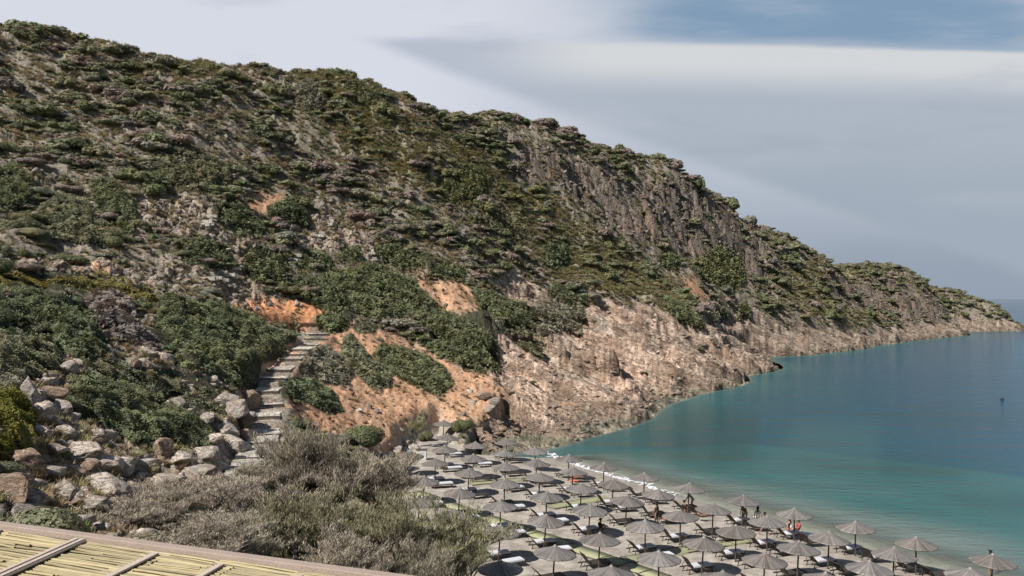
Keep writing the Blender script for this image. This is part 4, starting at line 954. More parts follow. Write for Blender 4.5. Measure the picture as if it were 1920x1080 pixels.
if all(pp):
    vs = []; 
    for p in pp: vs += [(p.x, p.y-.9, gz(p.x, p.y-.9)+.12), (p.x+.6, p.y+2.2, gz(p.x+.6, p.y+2.2)+.16)]
    me = np_mesh('path', np.array(vs), np.array([[0, 2, 3, 1], [2, 4, 5, 3], [4, 6, 7, 5]]), mat=M_PAVE); tag(obj('path', me), kind='structure')
print('stairs', time.time()-T0)

# ------------------------------------------------------------------ beach parasols, sunbeds
def sz1(x, y): return float(sand_z(np.array([x]), np.array([y]))[0]) if True else 0
def mat_thatch():
    m = bpy.data.materials.new('grey_thatch'); m.use_nodes = True; t = NT(m.node_tree); bs = m.node_tree.nodes['Principled BSDF']
    at = t.node('ShaderNodeAttribute', attribute_name='Col').outputs['Color']
    tc = t.node('ShaderNodeTexCoord'); n = t.node('ShaderNodeTexNoise', ins={'Vector': tc.outputs['Object'], 'Scale': 3.0, 'Detail': 5.0}).outputs[0]
    oi = t.node('ShaderNodeObjectInfo'); r = oi.outputs['Random']
    c = t.mix(n, (.125, .112, .104), (.25, .228, .212)); c = t.mix(r, c, t.mix(1.0, c, (.88, .84, .80), 'MULTIPLY'))
    c = t.mix(1.0, c, at, 'MULTIPLY'); t.l.new(c, bs.inputs['Base Color']); bs.inputs['Roughness'].default_value = .5; bs.inputs['Specular IOR Level'].default_value = .45
    return m
M_TH = mat_thatch(); M_POLE = mat_simple('brown_pole', (.085, .062, .048), rough=.7, var=.25); M_RIM = mat_simple('canopy_rim', (.10, .085, .07))
def canopy_mesh(seed):
    rng = np.random.default_rng(seed); n = 132; R = 1.32
    rr = [0.0, .10, .25, .5, .75, 1.0, 1.16, 1.26, 1.32]; Vv = []; cc = []
    st = rng.uniform(-1, 1, n)**3*1.6; to = rng.uniform(.55, 1.3, n); patch = fbm(np.cos(np.arange(n)/n*6.283)*1.5+seed, np.sin(np.arange(n)/n*6.283)*1.5, 3, seed)
    for i, r in enumerate(rr):
        for k in range(n):
            a = 2*math.pi*k/n; q = r/R; z = .52*(1-q)**1.35 + .012*st[k]*min(1, q*2) + .012*math.sin(a*8)*q
            rad = r*(1+(.03*st[k] if i == len(rr)-1 else 0)); Vv.append((rad*math.cos(a), rad*math.sin(a), z-(.035 if i == len(rr)-1 else 0)))
            cc.append(to[k]*(1+.25*patch[k])*(1.12 if i <= 1 else 1.0)*rng.uniform(.92, 1.08))
    Fq = []
    for i in range(len(rr)-1):
        for k in range(n): k2 = (k+1) % n; Fq.append((i*n+k, (i+1)*n+k, (i+1)*n+k2, i*n+k2))
    m0 = len(Vv)
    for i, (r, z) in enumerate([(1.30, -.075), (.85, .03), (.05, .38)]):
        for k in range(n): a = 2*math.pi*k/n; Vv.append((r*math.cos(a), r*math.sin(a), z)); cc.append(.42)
    lo_ = (len(rr)-1)*n
    for a_, b_ in ((lo_, m0), (m0, m0+n), (m0+n, m0+2*n)):
        for k in range(n): k2 = (k+1) % n; Fq.append((a_+k, b_+k, b_+k2, a_+k2))
    c = np.array(cc)
    return np_mesh('canopy', np.array(Vv), np.array(Fq), cols=np.stack([c]*3, 1), mat=M_TH)
CANO = [canopy_mesh(40+i) for i in range(5)]
def parasol_parts():
    p = MB(); p.tube([(0, 0, -.3), (0, 0, 1.0), (.005, 0, 2.32)], [.055, .05, .042], 8); pole = p.mesh('pole', M_POLE)
    c = MB(); c.tube([(0, 0, 2.40), (0, 0, 2.47), (0, 0, 2.52)], [.13, .085, .03], 10); cap = c.mesh('cap', M_TH)
    a = cap.color_attributes.new('Col', 'FLOAT_COLOR', 'POINT'); a.data.foreach_set('color', np.full(len(cap.vertices)*4, 1.15, np.float32))
    r = MB(); 
    for k in range(8):
        t = k*math.pi/4; r.tube([(.05*math.cos(t), .05*math.sin(t), 2.28), (1.24*math.cos(t), 1.24*math.sin(t), 1.89)], .016, 4)
    rib = r.mesh('rib_frame', M_POLE)
    return pole, cap, rib
POLE_M, CAP_M, RIB_M = parasol_parts()
APEX = [(831,787),(837,812),(834,834),(890.5,827),(948.6,821.6),(768,844.4),(886,850),(945,841.5),(1003,837.6),(815.6,858.7),(946,866),(1003.7,858.7),(1065,851),(877,876.4),(1010,884),(1072,874.7),
 (1131,866.5),(792,891),(945,896),(1088,904.6),(859,913),(1023,920),(938,937),(1102.7,943),(784.5,929),(1020,963),(851,954),(934,983),(1122,997.6),(1036,1021),(938,1049),(1144,1059.5),
 (1207,885.5),(1147,897),(1289.4,904.7),(1231,915.5),(1172,927),(1335,943),(1391,927.6),(1275,954.8),(1209.5,972.8),(1489,952),(1437.7,966),(1379,983),(1315.4,1004.8),(1234.8,1031),
 (1431,1035),(1352.7,1069),(1494.5,1013.5),(1603.5,976.4),(1552,995.7),(1717,1005),(1673.7,1025),(1858,1036.6),(1628,1050),(1817,1062.6),(1545,1071),(1712,1086),(1240,1093),(1452,1096)]
TOPH = 2.50; UMB = []
for (u, v) in APEX:
    D = 70.
    for _ in range(12):
        x = (u-HU)/F*D; zt = max(sz1(x, D), .15)+TOPH; D = F*(CH-zt)/(v-HV)
    if v < 800: D = min(D, 103)
    x = (u-HU)/F*D; UMB.append([u, v, x, D, max(gz(x, D), .12)])
# rows parallel to the water
SD = (.79, .61)
S = sorted(range(len(UMB)), key=lambda i: -(UMB[i][2]*SD[0]+UMB[i][3]*SD[1]))
sv = [UMB[i][2]*SD[0]+UMB[i][3]*SD[1] for i in S]; rows = []; cur = [S[0]]; ref = sv[0]
for i, s_ in list(zip(S, sv))[1:]:
    if ref-s_ > 2.1: rows.append(cur); cur = []; ref = s_
    cur.append(i)
rows.append(cur)
ROWN = ['front row at the water', 'second row from the water', 'third row from the water', 'fourth row from the water', 'fifth row from the water', 'sixth row from the water', 'seventh row from the water', 'eighth row from the water', 'ninth row from the water', 'tenth row from the water', 'eleventh row from the water', 'twelfth row from the water', 'thirteenth row from the water','fourteenth row','fifteenth row','sixteenth row']
WHERE = {}
for ri_, rw in enumerate(rows):
    rw.sort(key=lambda i: -(UMB[i][3]))
    for k, i in enumerate(rw): WHERE[i] = (ri_, k)
print('rows', [len(r) for r in rows])
umb_roots = {}
for i, (u, v, x, y, z) in enumerate(UMB):
    r = empty('beach_parasol', (x, y, z), rz=i*1.3); h = CH-(v-HV)/F*y-z; r.scale = (1, 1, h/TOPH if .8 < h/TOPH < 1.25 else 1)
    rnd = random.Random(i); tl = Matrix.Rotation(rnd.uniform(-.02, .02), 3, 'X')
    c = obj('canopy', CANO[i % 5], r); c.location = (0, 0, 1.95)
    obj('pole', POLE_M, r); obj('cap', CAP_M, r); obj('rib_frame', RIB_M, r)
    r.rotation_euler = (rnd.uniform(-.03, .03), rnd.uniform(.0, .08), i*1.3)
    r.rotation_mode = 'ZYX'
    ri_, k = WHERE[i]
    tag(r, 'grey thatched parasol, %s from the rocks in the %s' % (ordw(k), ROWN[ri_]), 'parasol', 'thatched parasols on the beach'); umb_roots[i] = r
M_FR = mat_simple('dark_rattan', (.045, .036, .030), rough=.6, var=.25); M_CU = mat_simple('white_cushion', (.58, .58, .61), rough=.85, var=.06, bump=.2); M_BK = mat_simple('backrest_weave', (.060, .046, .038), var=.2, bump=.3, bscale=60)
def lounger(angle, cushion):
    """sunbed, head at -x, foot at +x"""
    f = MB(); f.box((.30, .33, .30), (1.35, .06, .07)); f.box((.30, -.33, .30), (1.35, .06, .07)); f.box((.96, 0, .30), (.06, .60, .07)); f.box((-.36, 0, .30), (.06, .60, .07)); f.box((.30, 0, .315), (1.26, .60, .03))
    f.box((-.62, .34, .29), (.56, .05, .06)); f.box((-.62, -.34, .29), (.56, .05, .06))
    fr = f.mesh('frame', M_FR)
    lg = []
    for lx, dx in ((.82, .10), (-.60, -.12)):
        for s_ in (-1, 1):
            b = MB(); b.tube([(lx, s_*.33, .29), (lx+dx, s_*.34, 0)], [.032, .026], 6); lg.append(b.mesh('leg', M_FR))
    R = Matrix.Rotation(-angle, 3, 'Y').inverted() if False else Matrix.Rotation(angle, 3, 'Y')
    d = Vector((-math.cos(angle), 0, math.sin(angle))); c0 = Vector((-.36, 0, .33)); b = MB()
    b.box(c0+d*.38, (.76, .64, .035), Matrix.Rotation(angle, 3, 'Y')); b.tube([c0+d*.45+Vector((0, .26, -.02)), (-.80, .30, .27)], .015, 5); b.tube([c0+d*.45+Vector((0, -.26, -.02)), (-.80, -.30, .27)], .015, 5)
    bk = b.mesh('backrest', M_BK); parts = [('frame', fr)]+[('leg', l) for l in lg]+[('backrest', bk)]
    if cushion:
        q = MB(); N = d.cross(Vector((0, 1, 0))); N = N if N.z > 0 else -N
        q.box((.31, 0, .375), (1.28, .62, .08)); q.box((.31, 0, .425), (1.16, .54, .03)); parts.append(('cushion', q.mesh('cushion', M_CU)))
    return parts
LNG = {(a, c): lounger(a, c) for a in (.02, .78, .95) for c in (0, 1)}
WORD = {0: 'bare dark', 1: 'white cushioned'}
yaw = math.atan2(.37, .93)
LOUNGE = []
for i, (u, v, x, y, z) in enumerate(UMB):
    if i in (0, 5, 8): continue
    rg = random.Random(200+i); ri_, k = WHERE[i]
    for q, (ox, oy, nm) in enumerate(((-.25, .62, 'far'), (.75, -1.15, 'near'))):
        back = .02 if (rg.random() < .22 and u < 900) else rg.choice((.78, .78, .95)); cu_ = 1 if rg.random() < (.65 if q == 0 else .35) else 0
        if u < 1050 and q == 1: cu_ = 1 if rg.random() < .75 else 0
        lx, ly = x+ox+rg.uniform(-.08, .08), y+oy+rg.uniform(-.1, .1); lz = max(gz(lx, ly), .05)
        if wl_dist(np.array([lx]), np.array([ly]))[0] < .6: continue
        r = empty('sunbed', (lx, ly, lz), rz=yaw+rg.uniform(-.12, .12)); r.scale = (1.1, 1.1, 1.12)
        for nmx, me in LNG[(back, cu_)]: obj(nmx, me, r)
        tag(r, '%s sunbed on the %s side of the %s parasol, %s' % (WORD[cu_], nm, ordw(k), ROWN[ri_].replace(' from the water', '').replace(' at the water', '')), 'sunbed', 'sunbeds under the parasols'); LOUNGE.append((r, i, q, back, cu_))
# walkway mats on the sand
M_MAT = mat_simple('yellow_green_matting', (.32, .32, .19), var=.3, scale=1.2, bump=.3, bscale=40); M_SEAM = mat_simple('mat_seam', (.12, .11, .08))
def walkway(a, b, w, lab):
    a = Vector(a); b = Vector(b); L = (b-a).length; d = (b-a)/L; n = Vector((-d.y, d.x)); m = int(L/.6); vs = []; fs = []
    for i in range(m+1):
        p = a+d*L*i/m; wob = .05*math.sin(i*.7)
        for s_ in (-1, 1): q = p+n*(s_*w/2+wob); vs.append((q.x, q.y, max(gz(q.x, q.y), float(sz1(q.x, q.y)))+.07))
    top = len(vs); vs += [(x, y, z-.16) for x, y, z in vs]
    for i in range(m):
        j = 2*i; fs.append((j, j+1, j+3, j+2)); fs.append((j, j+2, top+j+2, top+j)); fs.append((j+1, top+j+1, top+j+3, j+3))
    me = np_mesh('walkway_mat', np.array(vs), np.array(fs), mat=M_MAT); r = tag(obj('walkway_mat', me), lab, 'walkway', 'matting walkways on the sand')
    sm = MB()
    for i in range(0, m, 3):
        p = a+d*L*(i+.5)/m; zz = gz(p.x, p.y)+.085; sm.box((p.x, p.y, zz), (.05, w*.98, .03), Matrix.Rotation(math.atan2(d.y, d.x), 3, 'Z'))
    for s_ in (-1, 1):
        for i in range(m):
            p = a+d*L*(i+.5)/m+n*(s_*w/2); sm.box((p.x, p.y, gz(p.x, p.y)+.08), (L/m, .06, .035), Matrix.Rotation(math.atan2(d.y, d.x), 3, 'Z'))
    sm.build('edge_strip', M_SEAM, r)
walkway((-9.0, 72.5), (9.5, 50.2), 1.45, 'long yellow green matting walkway running parallel to the water between parasols')
walkway((7.6, 53.6), (17.6, 59.2), 1.35, 'yellow green matting walkway crossing the middle of the beach towards the water')
walkway((-4.0, 76.0), (1.8, 78.4), 1.3, 'short yellow green walkway near the back left parasols')
walkway((3.2, 67.4), (8.3, 71.4), 1.3, 'short yellow green walkway in the centre rows of parasols')
# small white changing cabinet at the back of the beach
cb = hit(772, 868)
if cb:
    r = empty('beach_cabinet', (cb.x+.9, cb.y+1.5, gz(cb.x+.9, cb.y+1.5))); tag(r, 'small white beach cabinet in the shade of the leftmost parasol', 'cabinet')
    M_W = mat_simple('white_paint', (.62, .61, .58)); b = MB(); b.box((0, 0, .55), (1.1, .6, 1.1)); b.build('body', M_W, r); b = MB(); b.box((0, 0, 1.13), (1.2, .7, .06)); b.build('top_board', M_POLE, r)
    for s_ in (-.27, .27): b = MB(); b.box((s_, -.315, .55), (.48, .03, .95)); b.build('door', M_W, r)
print('beach', time.time()-T0)

# ------------------------------------------------------------------ surf line
def surf():
    rng = np.random.default_rng(5); vs = []; fs = []
    base = [(2.8,96.5),(5,93.2),(8.1,87.5),(10.6,82.8),(13.3,78.6),(16.8,73.2),(20,68.2),(22.8,63.6),(25.3,59.5),(28,55.4),(32,49.8),(38,41)]
    L = []; 
    for k in range(len(base)-1):
        a = Vector(base[k]); b = Vector(base[k+1]); m = int((b-a).length/.12); L += [a.lerp(b, i/m) for i in range(m)]
    for i, p in enumerate(L):
        t = i/len(L); dens = int(3*math.sin(math.pi*min(1, t*2.4+.05))+1) if t < .38 else (2 if math.sin(i*.09)+math.sin(i*.023) > .2 else 0)
        for k in range(dens):
            o_ = rng.normal(.15, .36 if t < .38 else .07)+.35*math.sin(i*.05)+.25*math.sin(i*.13); q = Vector((p.x+.8*o_, p.y+.6*o_)); s_ = rng.uniform(.05, .16); a0 = rng.uniform(0, 6); b0 = len(vs)
            for j in range(6): a = a0+j*1.047; rr = s_*rng.uniform(.6, 1.2); vs.append((q.x+rr*1.5*math.cos(a), q.y+rr*math.sin(a), .035+rng.uniform(0, .01)+max(0, 0)))
            vs.append((q.x, q.y, .035+s_*.45)); fs += [(b0+j, b0+(j+1) % 6, b0+6) for j in range(6)]
    me = np_mesh('sea_foam', np.array(vs), np.array(fs), mat=mat_simple('foam', (.66, .66, .68), rough=.9, var=.1)); tag(obj('sea_foam', me), kind='stuff')
surf()

# ------------------------------------------------------------------ people
SKINM = mat_simple('skin', (.42, .24, .17), rough=.6, var=.08); SKIN2 = mat_simple('tanned_skin', (.30, .165, .11), rough=.6, var=.08)
HAIRD = mat_simple('dark_hair', (.018, .014, .012)); HAIRG = mat_simple('fair_hair', (.35, .30, .25))
def cloth_mat(n, c): return mat_simple('cloth_'+n, c, rough=.9, var=.12)
CL = {k: cloth_mat(k, c) for k, c in {'black': (.02, .02, .022), 'red': (.42, .045, .04), 'coral': (.62, .16, .12), 'white': (.65, .65, .66), 'violet': (.12, .08, .30), 'maroon': (.16, .04, .045), 'navy': (.03, .04, .09), 'orange': (.65, .20, .06)}.items()}
POSES = {
 'stand': dict(hip=(0,0,.95), chest=(0,0,1.38), neck=(0,0,1.50), head=(.02,0,1.64), kneeL=(.03,.10,.50), footL=(0,.12,.06), kneeR=(.03,-.10,.50), footR=(0,-.12,.06), elL=(.02,.27,1.16), haL=(.10,.28,.90), elR=(.02,-.27,1.16), haR=(.12,-.26,.92)),
 'bend': dict(hip=(-.10,0,.92), chest=(.22,0,1.20), neck=(.32,0,1.30), head=(.44,0,1.38), kneeL=(.0,.11,.50), footL=(-.05,.13,.06), kneeR=(.02,-.11,.50), footR=(0,-.13,.06), elL=(.34,.20,.95), haL=(.48,.14,.74), elR=(.36,-.20,.96), haR=(.50,-.12,.76)),
 'walk': dict(hip=(0,0,.93), chest=(.04,0,1.36), neck=(.06,0,1.48), head=(.10,0,1.62), kneeL=(.22,.09,.52), footL=(.34,.10,.06), kneeR=(-.08,-.09,.50), footR=(-.38,-.10,.10), elL=(-.14,.26,1.14), haL=(-.06,.25,.92), elR=(.14,-.26,1.14), haR=(.32,-.22,1.02)),
 'sit': dict(hip=(-.02,0,.12), chest=(-.10,0,.56), neck=(-.08,0,.68), head=(-.03,0,.83), kneeL=(.42,.14,.42), footL=(.66,.15,.04), kneeR=(.44,-.14,.38), footR=(.70,-.15,.04), elL=(.10,.24,.38), haL=(.34,.15,.42), elR=(.08,-.25,.38), haR=(.30,-.17,.40)),
 'lie': dict(hip=(0,0,.13), chest=(-.40,0,.30), neck=(-.50,0,.40), head=(-.60,0,.52), kneeL=(.44,.10,.22), footL=(.86,.10,.08), kneeR=(.42,-.11,.16), footR=(.86,-.13,.08), elL=(-.22,.28,.18), haL=(.02,.24,.16), elR=(-.22,-.28,.18), haR=(.02,-.22,.16)),
}
def grow(chains, name, mat, sub=2):
    """chains: list of [(point, radius), ...] joined where points coincide; grown with skin + subdivision"""
    vs = []; rad = []; ed = []; key = {}
    def vid(p, r):
        k = tuple(round(c, 4) for c in p)
        if k not in key: key[k] = len(vs); vs.append(p); rad.append(r)
        return key[k]
    for ch in chains:
        ids = [vid(p, r) for p, r in ch]
        ed += [(a, b) for a, b in zip(ids[:-1], ids[1:]) if a != b and (a, b) not in ed and (b, a) not in ed]
    me = bpy.data.meshes.new('t'); me.from_pydata(vs, ed, []); o = bpy.data.objects.new('t', me); COL.objects.link(o)
    sk = o.modifiers.new('s', 'SKIN'); lay = me.skin_vertices[0].data if len(me.skin_vertices) else None
    if lay is None:
        bm = bmesh.new(); bm.from_mesh(me); bm.verts.layers.skin.verify(); bm.to_mesh(me); bm.free(); lay = me.skin_vertices[0].data
    for i, r in enumerate(rad): lay[i].radius = (r if isinstance(r, tuple) else (r, r)); lay[i].use_root = (i == 0)
    sb = o.modifiers.new('u', 'SUBSURF'); sb.levels = sub; sb.render_levels = sub
    dg = bpy.context.evaluated_depsgraph_get(); m2 = bpy.data.meshes.new_from_object(o.evaluated_get(dg)); bpy.data.objects.remove(o)
    m2.name = name; m2.materials.clear(); m2.materials.append(mat); m2.polygons.foreach_set('use_smooth', np.ones(len(m2.polygons), dtype=bool)); return m2
def V3(t): return Vector(t)
def person(pose, loc, rz, skin, hair, tops, lab, scale=1.0, longhair=False):
    J = {k: V3(v) for k, v in POSES[pose].items()}; hip, ch, nk, hd = J['hip'], J['chest'], J['neck'], J['head']; mid = hip.lerp(ch, .5)
    sl_, sr_ = ch+Vector((0, .17, .02)), ch+Vector((0, -.17, .02)); hl, hr = hip+Vector((0, .095, -.03)), hip+Vector((0, -.095, -.03))
    up = (hd-nk).normalized(); crown = hd+up*.075
    T = lambda p: tuple(p)
    cs = [[(T(hip), (.145, .105)), (T(mid), (.125, .09)), (T(ch), (.14, .10)), (T(nk), .052), (T(hd-up*.03), .078), (T(hd+up*.03), .092), (T(crown), .07)],
          [(T(ch), (.14, .10)), (T(sl_), .062), (T(J['elL']), .042), (T(J['haL']), .028)], [(T(ch), (.14, .10)), (T(sr_), .062), (T(J['elR']), .042), (T(J['haR']), .028)],
          [(T(hip), (.145, .105)), (T(hl), .095), (T(J['kneeL']), .058), (T(J['footL']), .038)], [(T(hip), (.145, .105)), (T(hr), .095), (T(J['kneeR']), .058), (T(J['footR']), .038)]]
    for s_ in 'LR':
        f = J['foot'+s_]; toe = f+Vector((.15, 0, -.025)) if pose not in ('lie',) else f+Vector((.05, 0, .13)); cs.append([(T(f), .038), (T(toe), .028)])
        h = J['ha'+s_]; d = (h-J['el'+s_]).normalized(); sd_ = d.orthogonal().normalized(); palm = h+d*.07; cs.append([(T(h), .028), (T(palm), (.034, .018))])
        for q, (of, ln) in enumerate(((-.03, .055), (-.010, .068), (.010, .064), (.03, .048))):
            b = palm+sd_*of; cs.append([(T(palm), (.034, .018)), (T(b+d*.02), .010), (T(b+d*ln*.6+Vector((0, 0, -.008))), .009), (T(b+d*ln+Vector((0, 0, -.022))), .007)])
        cs.append([(T(h), .028), (T(h+sd_*.045+d*.035), .010), (T(h+sd_*.055+d*.065), .008)])
    r = empty('person', loc, rz); r.scale = (scale,)*3
    obj('body', grow(cs, 'body', skin, 2), r)
    # face: eyes, nose, mouth, ears
    fb = MB(); fw = Vector((1, 0, 0)); fw = (fw-up*fw.dot(up)).normalized(); sd = up.cross(fw)
    nz = MB(); nz.add([hd+fw*.085+up*.02, hd+fw*.115-up*.012, hd+fw*.085-up*.018+sd*.015, hd+fw*.085-up*.018-sd*.015], [(0, 2, 1), (0, 1, 3), (1, 2, 3)]); nz.build('nose', skin, r)
    for s_ in (-1, 1):
        e = MB(); e.tube([hd+fw*.08+sd*.033*s_+up*.012, hd+fw*.093+sd*.033*s_+up*.012], .011, 6); e.build('eye', HAIRD, r)
        e = MB(); e.tube([hd+sd*.085*s_-up*.02, hd+sd*.098*s_, hd+sd*.088*s_+up*.025], .012, 6); e.build('ear', skin, r)
    e = MB(); e.tube([hd+fw*.088-up*.042+sd*.022, hd+fw*.092-up*.042-sd*.022], .006, 5); e.build('mouth', CL['maroon'], r)
    hc = [[(T(hd+up*.045-fw*.01), .098), (T(crown+up*.02-fw*.02), .075)], [(T(hd+up*.045-fw*.01), .098), (T(hd-fw*.05-up*.02), .085)]]
    if longhair: hc[1].append((T(nk-fw*.09-up*.02), .065)); hc[1].append((T(nk-fw*.11-up*.16), .04))
    obj('hair', grow(hc, 'hair', hair, 2), r)
    for nm, cl in tops:
        if nm == 'dress': c_ = [[(T(nk-up*.08), (.12, .10)), (T(ch), (.165, .125)), (T(mid), (.15, .115)), (T(hip), (.18, .14)), (T(hip.lerp((J['kneeL']+J['kneeR'])/2, .75)), (.20, .16))]]
        elif nm == 'shirt': c_ = [[(T(ch+up*.04), (.13, .11)), (T(ch), (.165, .125)), (T(mid), (.15, .115)), (T(hip), (.165, .125))], [(T(ch), (.165, .125)), (T(sl_), .078), (T(sl_.lerp(J['elL'], .6)), .06)], [(T(ch), (.165, .125)), (T(sr_), .078), (T(sr_.lerp(J['elR'], .6)), .06)]]
        elif nm == 'bikini_top': c_ = [[(T(ch-up*.02), (.152, .112)), (T(ch-up*.09), (.148, .108))]]
        else: c_ = [[(T(hip+Vector((0, 0, .05))), (.155, .118)), (T(hip), (.16, .12))], [(T(hip), (.16, .12)), (T(hl), .11), (T(hl.lerp(J['kneeL'], .35 if nm == 'shorts' else .08)), .095)], [(T(hip), (.16, .12)), (T(hr), .11), (T(hr.lerp(J['kneeR'], .35 if nm == 'shorts' else .08)), .095)]]
        obj(nm, grow(c_, nm, CL[cl], 1), r)
    tag(r, lab, 'person'); return r
def ground_at(u, vfoot):
    p = hit(u, vfoot)
    return Vector((p.x, p.y, max(p.z, .03)))
def put(pose, u, v, rz, *a, dz=0, **k):
    p = ground_at(u, v); p.z += dz; return person(pose, p, rz, *a, **k)
put('stand', 1231, 984, 2.2, SKIN2, HAIRD, [('dress', 'black')], 'person standing in a long black dress beside the sunbed with the red towel', longhair=True)
put('bend', 1297, 955, 2.6, SKINM, HAIRG, [('shorts', 'maroon')], 'person in dark red swim shorts bending over the sunbeds at the water edge', scale=1.02)
put('sit', 1284, 960, .4, SKIN2, HAIRD, [('shirt', 'black')], 'person in a black top sitting on the sand beside the bending bather', dz=.02)
put('bend', 1397, 981, -2.3, SKIN2, HAIRG, [('shirt', 'maroon'), ('shorts', 'white')], 'person in a dark red top and white shorts leaning over a dark sunbed', scale=1.0)
put('stand', 1421, 992, 1.0, SKIN2, HAIRD, [('shirt', 'white'), ('shorts', 'navy')], 'dark haired person in a white top standing right of the leaning bather', scale=.98, longhair=True)
put('walk', 1432, 1003, -.6, SKIN2, HAIRD, [('shorts', 'black')], 'person in black shorts striding behind the second row parasol', scale=.98)
put('sit', 1478, 1003, 2.8, SKINM, HAIRD, [('bikini_top', 'black'), ('briefs', 'violet')], 'dark haired bather in violet briefs sitting on the end of a sunbed', dz=.36, longhair=True)
put('sit', 1496, 1000, 3.3, SKIN2, HAIRD, [('shirt', 'red')], 'person in a bright red top crouched behind the bather in violet briefs', dz=.1)
put('stand', 1857, 1088, 2.0, SKIN2, HAIRD, [('dress', 'black')], 'person in black standing under the last parasol of the front row', scale=.98)
put('lie', 1077, 905, yaw, SKIN2, HAIRD, [('briefs', 'coral'), ('bikini_top', 'coral')], 'bather in coral swimwear lying on a sunbed near the water', dz=.38)
put('sit', 1127, 1002, .6, SKIN2, HAIRD, [('shirt', 'black')], 'person with only the dark head showing above a middle parasol', dz=.25)
put('lie', 1316, 978, yaw, SKIN2, HAIRD, [('shorts', 'black')], 'bather in black shorts lying on a dark sunbed behind the second row', dz=.38)
# towels and small things
def towel(u, v, w, l, col, lab, h=.42, rz=yaw):
    p = ground_at(u, v); n = 8; vs = []; fs = []
    for i in range(n+1):
        for j in range(5):
            a = (i/n-.5)*l; b = (j/4-.5)*w; vs.append((a, b, h+.02*math.sin(i*1.9+j)+(-.12 if i == n else 0)))
    top = len(vs); vs += [(a, b, c-.02) for a, b, c in vs]
    for i in range(n):
        for j in range(4):
            q = (i*5+j, i*5+j+1, (i+1)*5+j+1, (i+1)*5+j); fs.append(q); fs.append(tuple(top+x for x in reversed(q)))
    o = obj('towel', np_mesh('towel', np.array(vs), np.array(fs), mat=CL[col])); o.location = p; o.rotation_euler = (0, 0, rz); tag(o, lab, 'towel')
towel(1252, 982, .55, 1.2, 'coral', 'red and white towel spread over the sunbed beside the person in black')
towel(1076, 909, .7, .9, 'coral', 'coral towel on the sunbed beside the lying bather near the water')
towel(1514, 1012, .8, 1.3, 'white', 'white towel spread at the water side sunbeds by the red topped person')
p = hit(706, 960)
bp_ = MB(); bp_.tube([(0, 0, 0), (.01, .02, .5), (.03, 0, 1.0), (.02, .01, 1.15)], [.16, .22, .19, .05], 9); o = bp_.build('buoy', CL['orange'], smooth=True); o.location = (p.x, p.y, p.z+.3); tag(o, 'orange marker buoy half hidden behind the feathery trees', 'buoy')
mb = MB(); mb.tube([(0, 0, -.2), (0, 0, .05), (0, 0, .18), (0, 0, .24)], [.1, .2, .15, .03], 10); o = mb.build('buoy', mat_simple('dark_buoy', (.03, .03, .035)), smooth=True)
Dq = F*CH/(750-HV); o.location = ((1879-HU)/F*Dq, Dq, .05); o.scale = (1.6,)*3; tag(o, 'tiny dark buoy floating far out on the open water', 'buoy')
print('people', time.time()-T0)

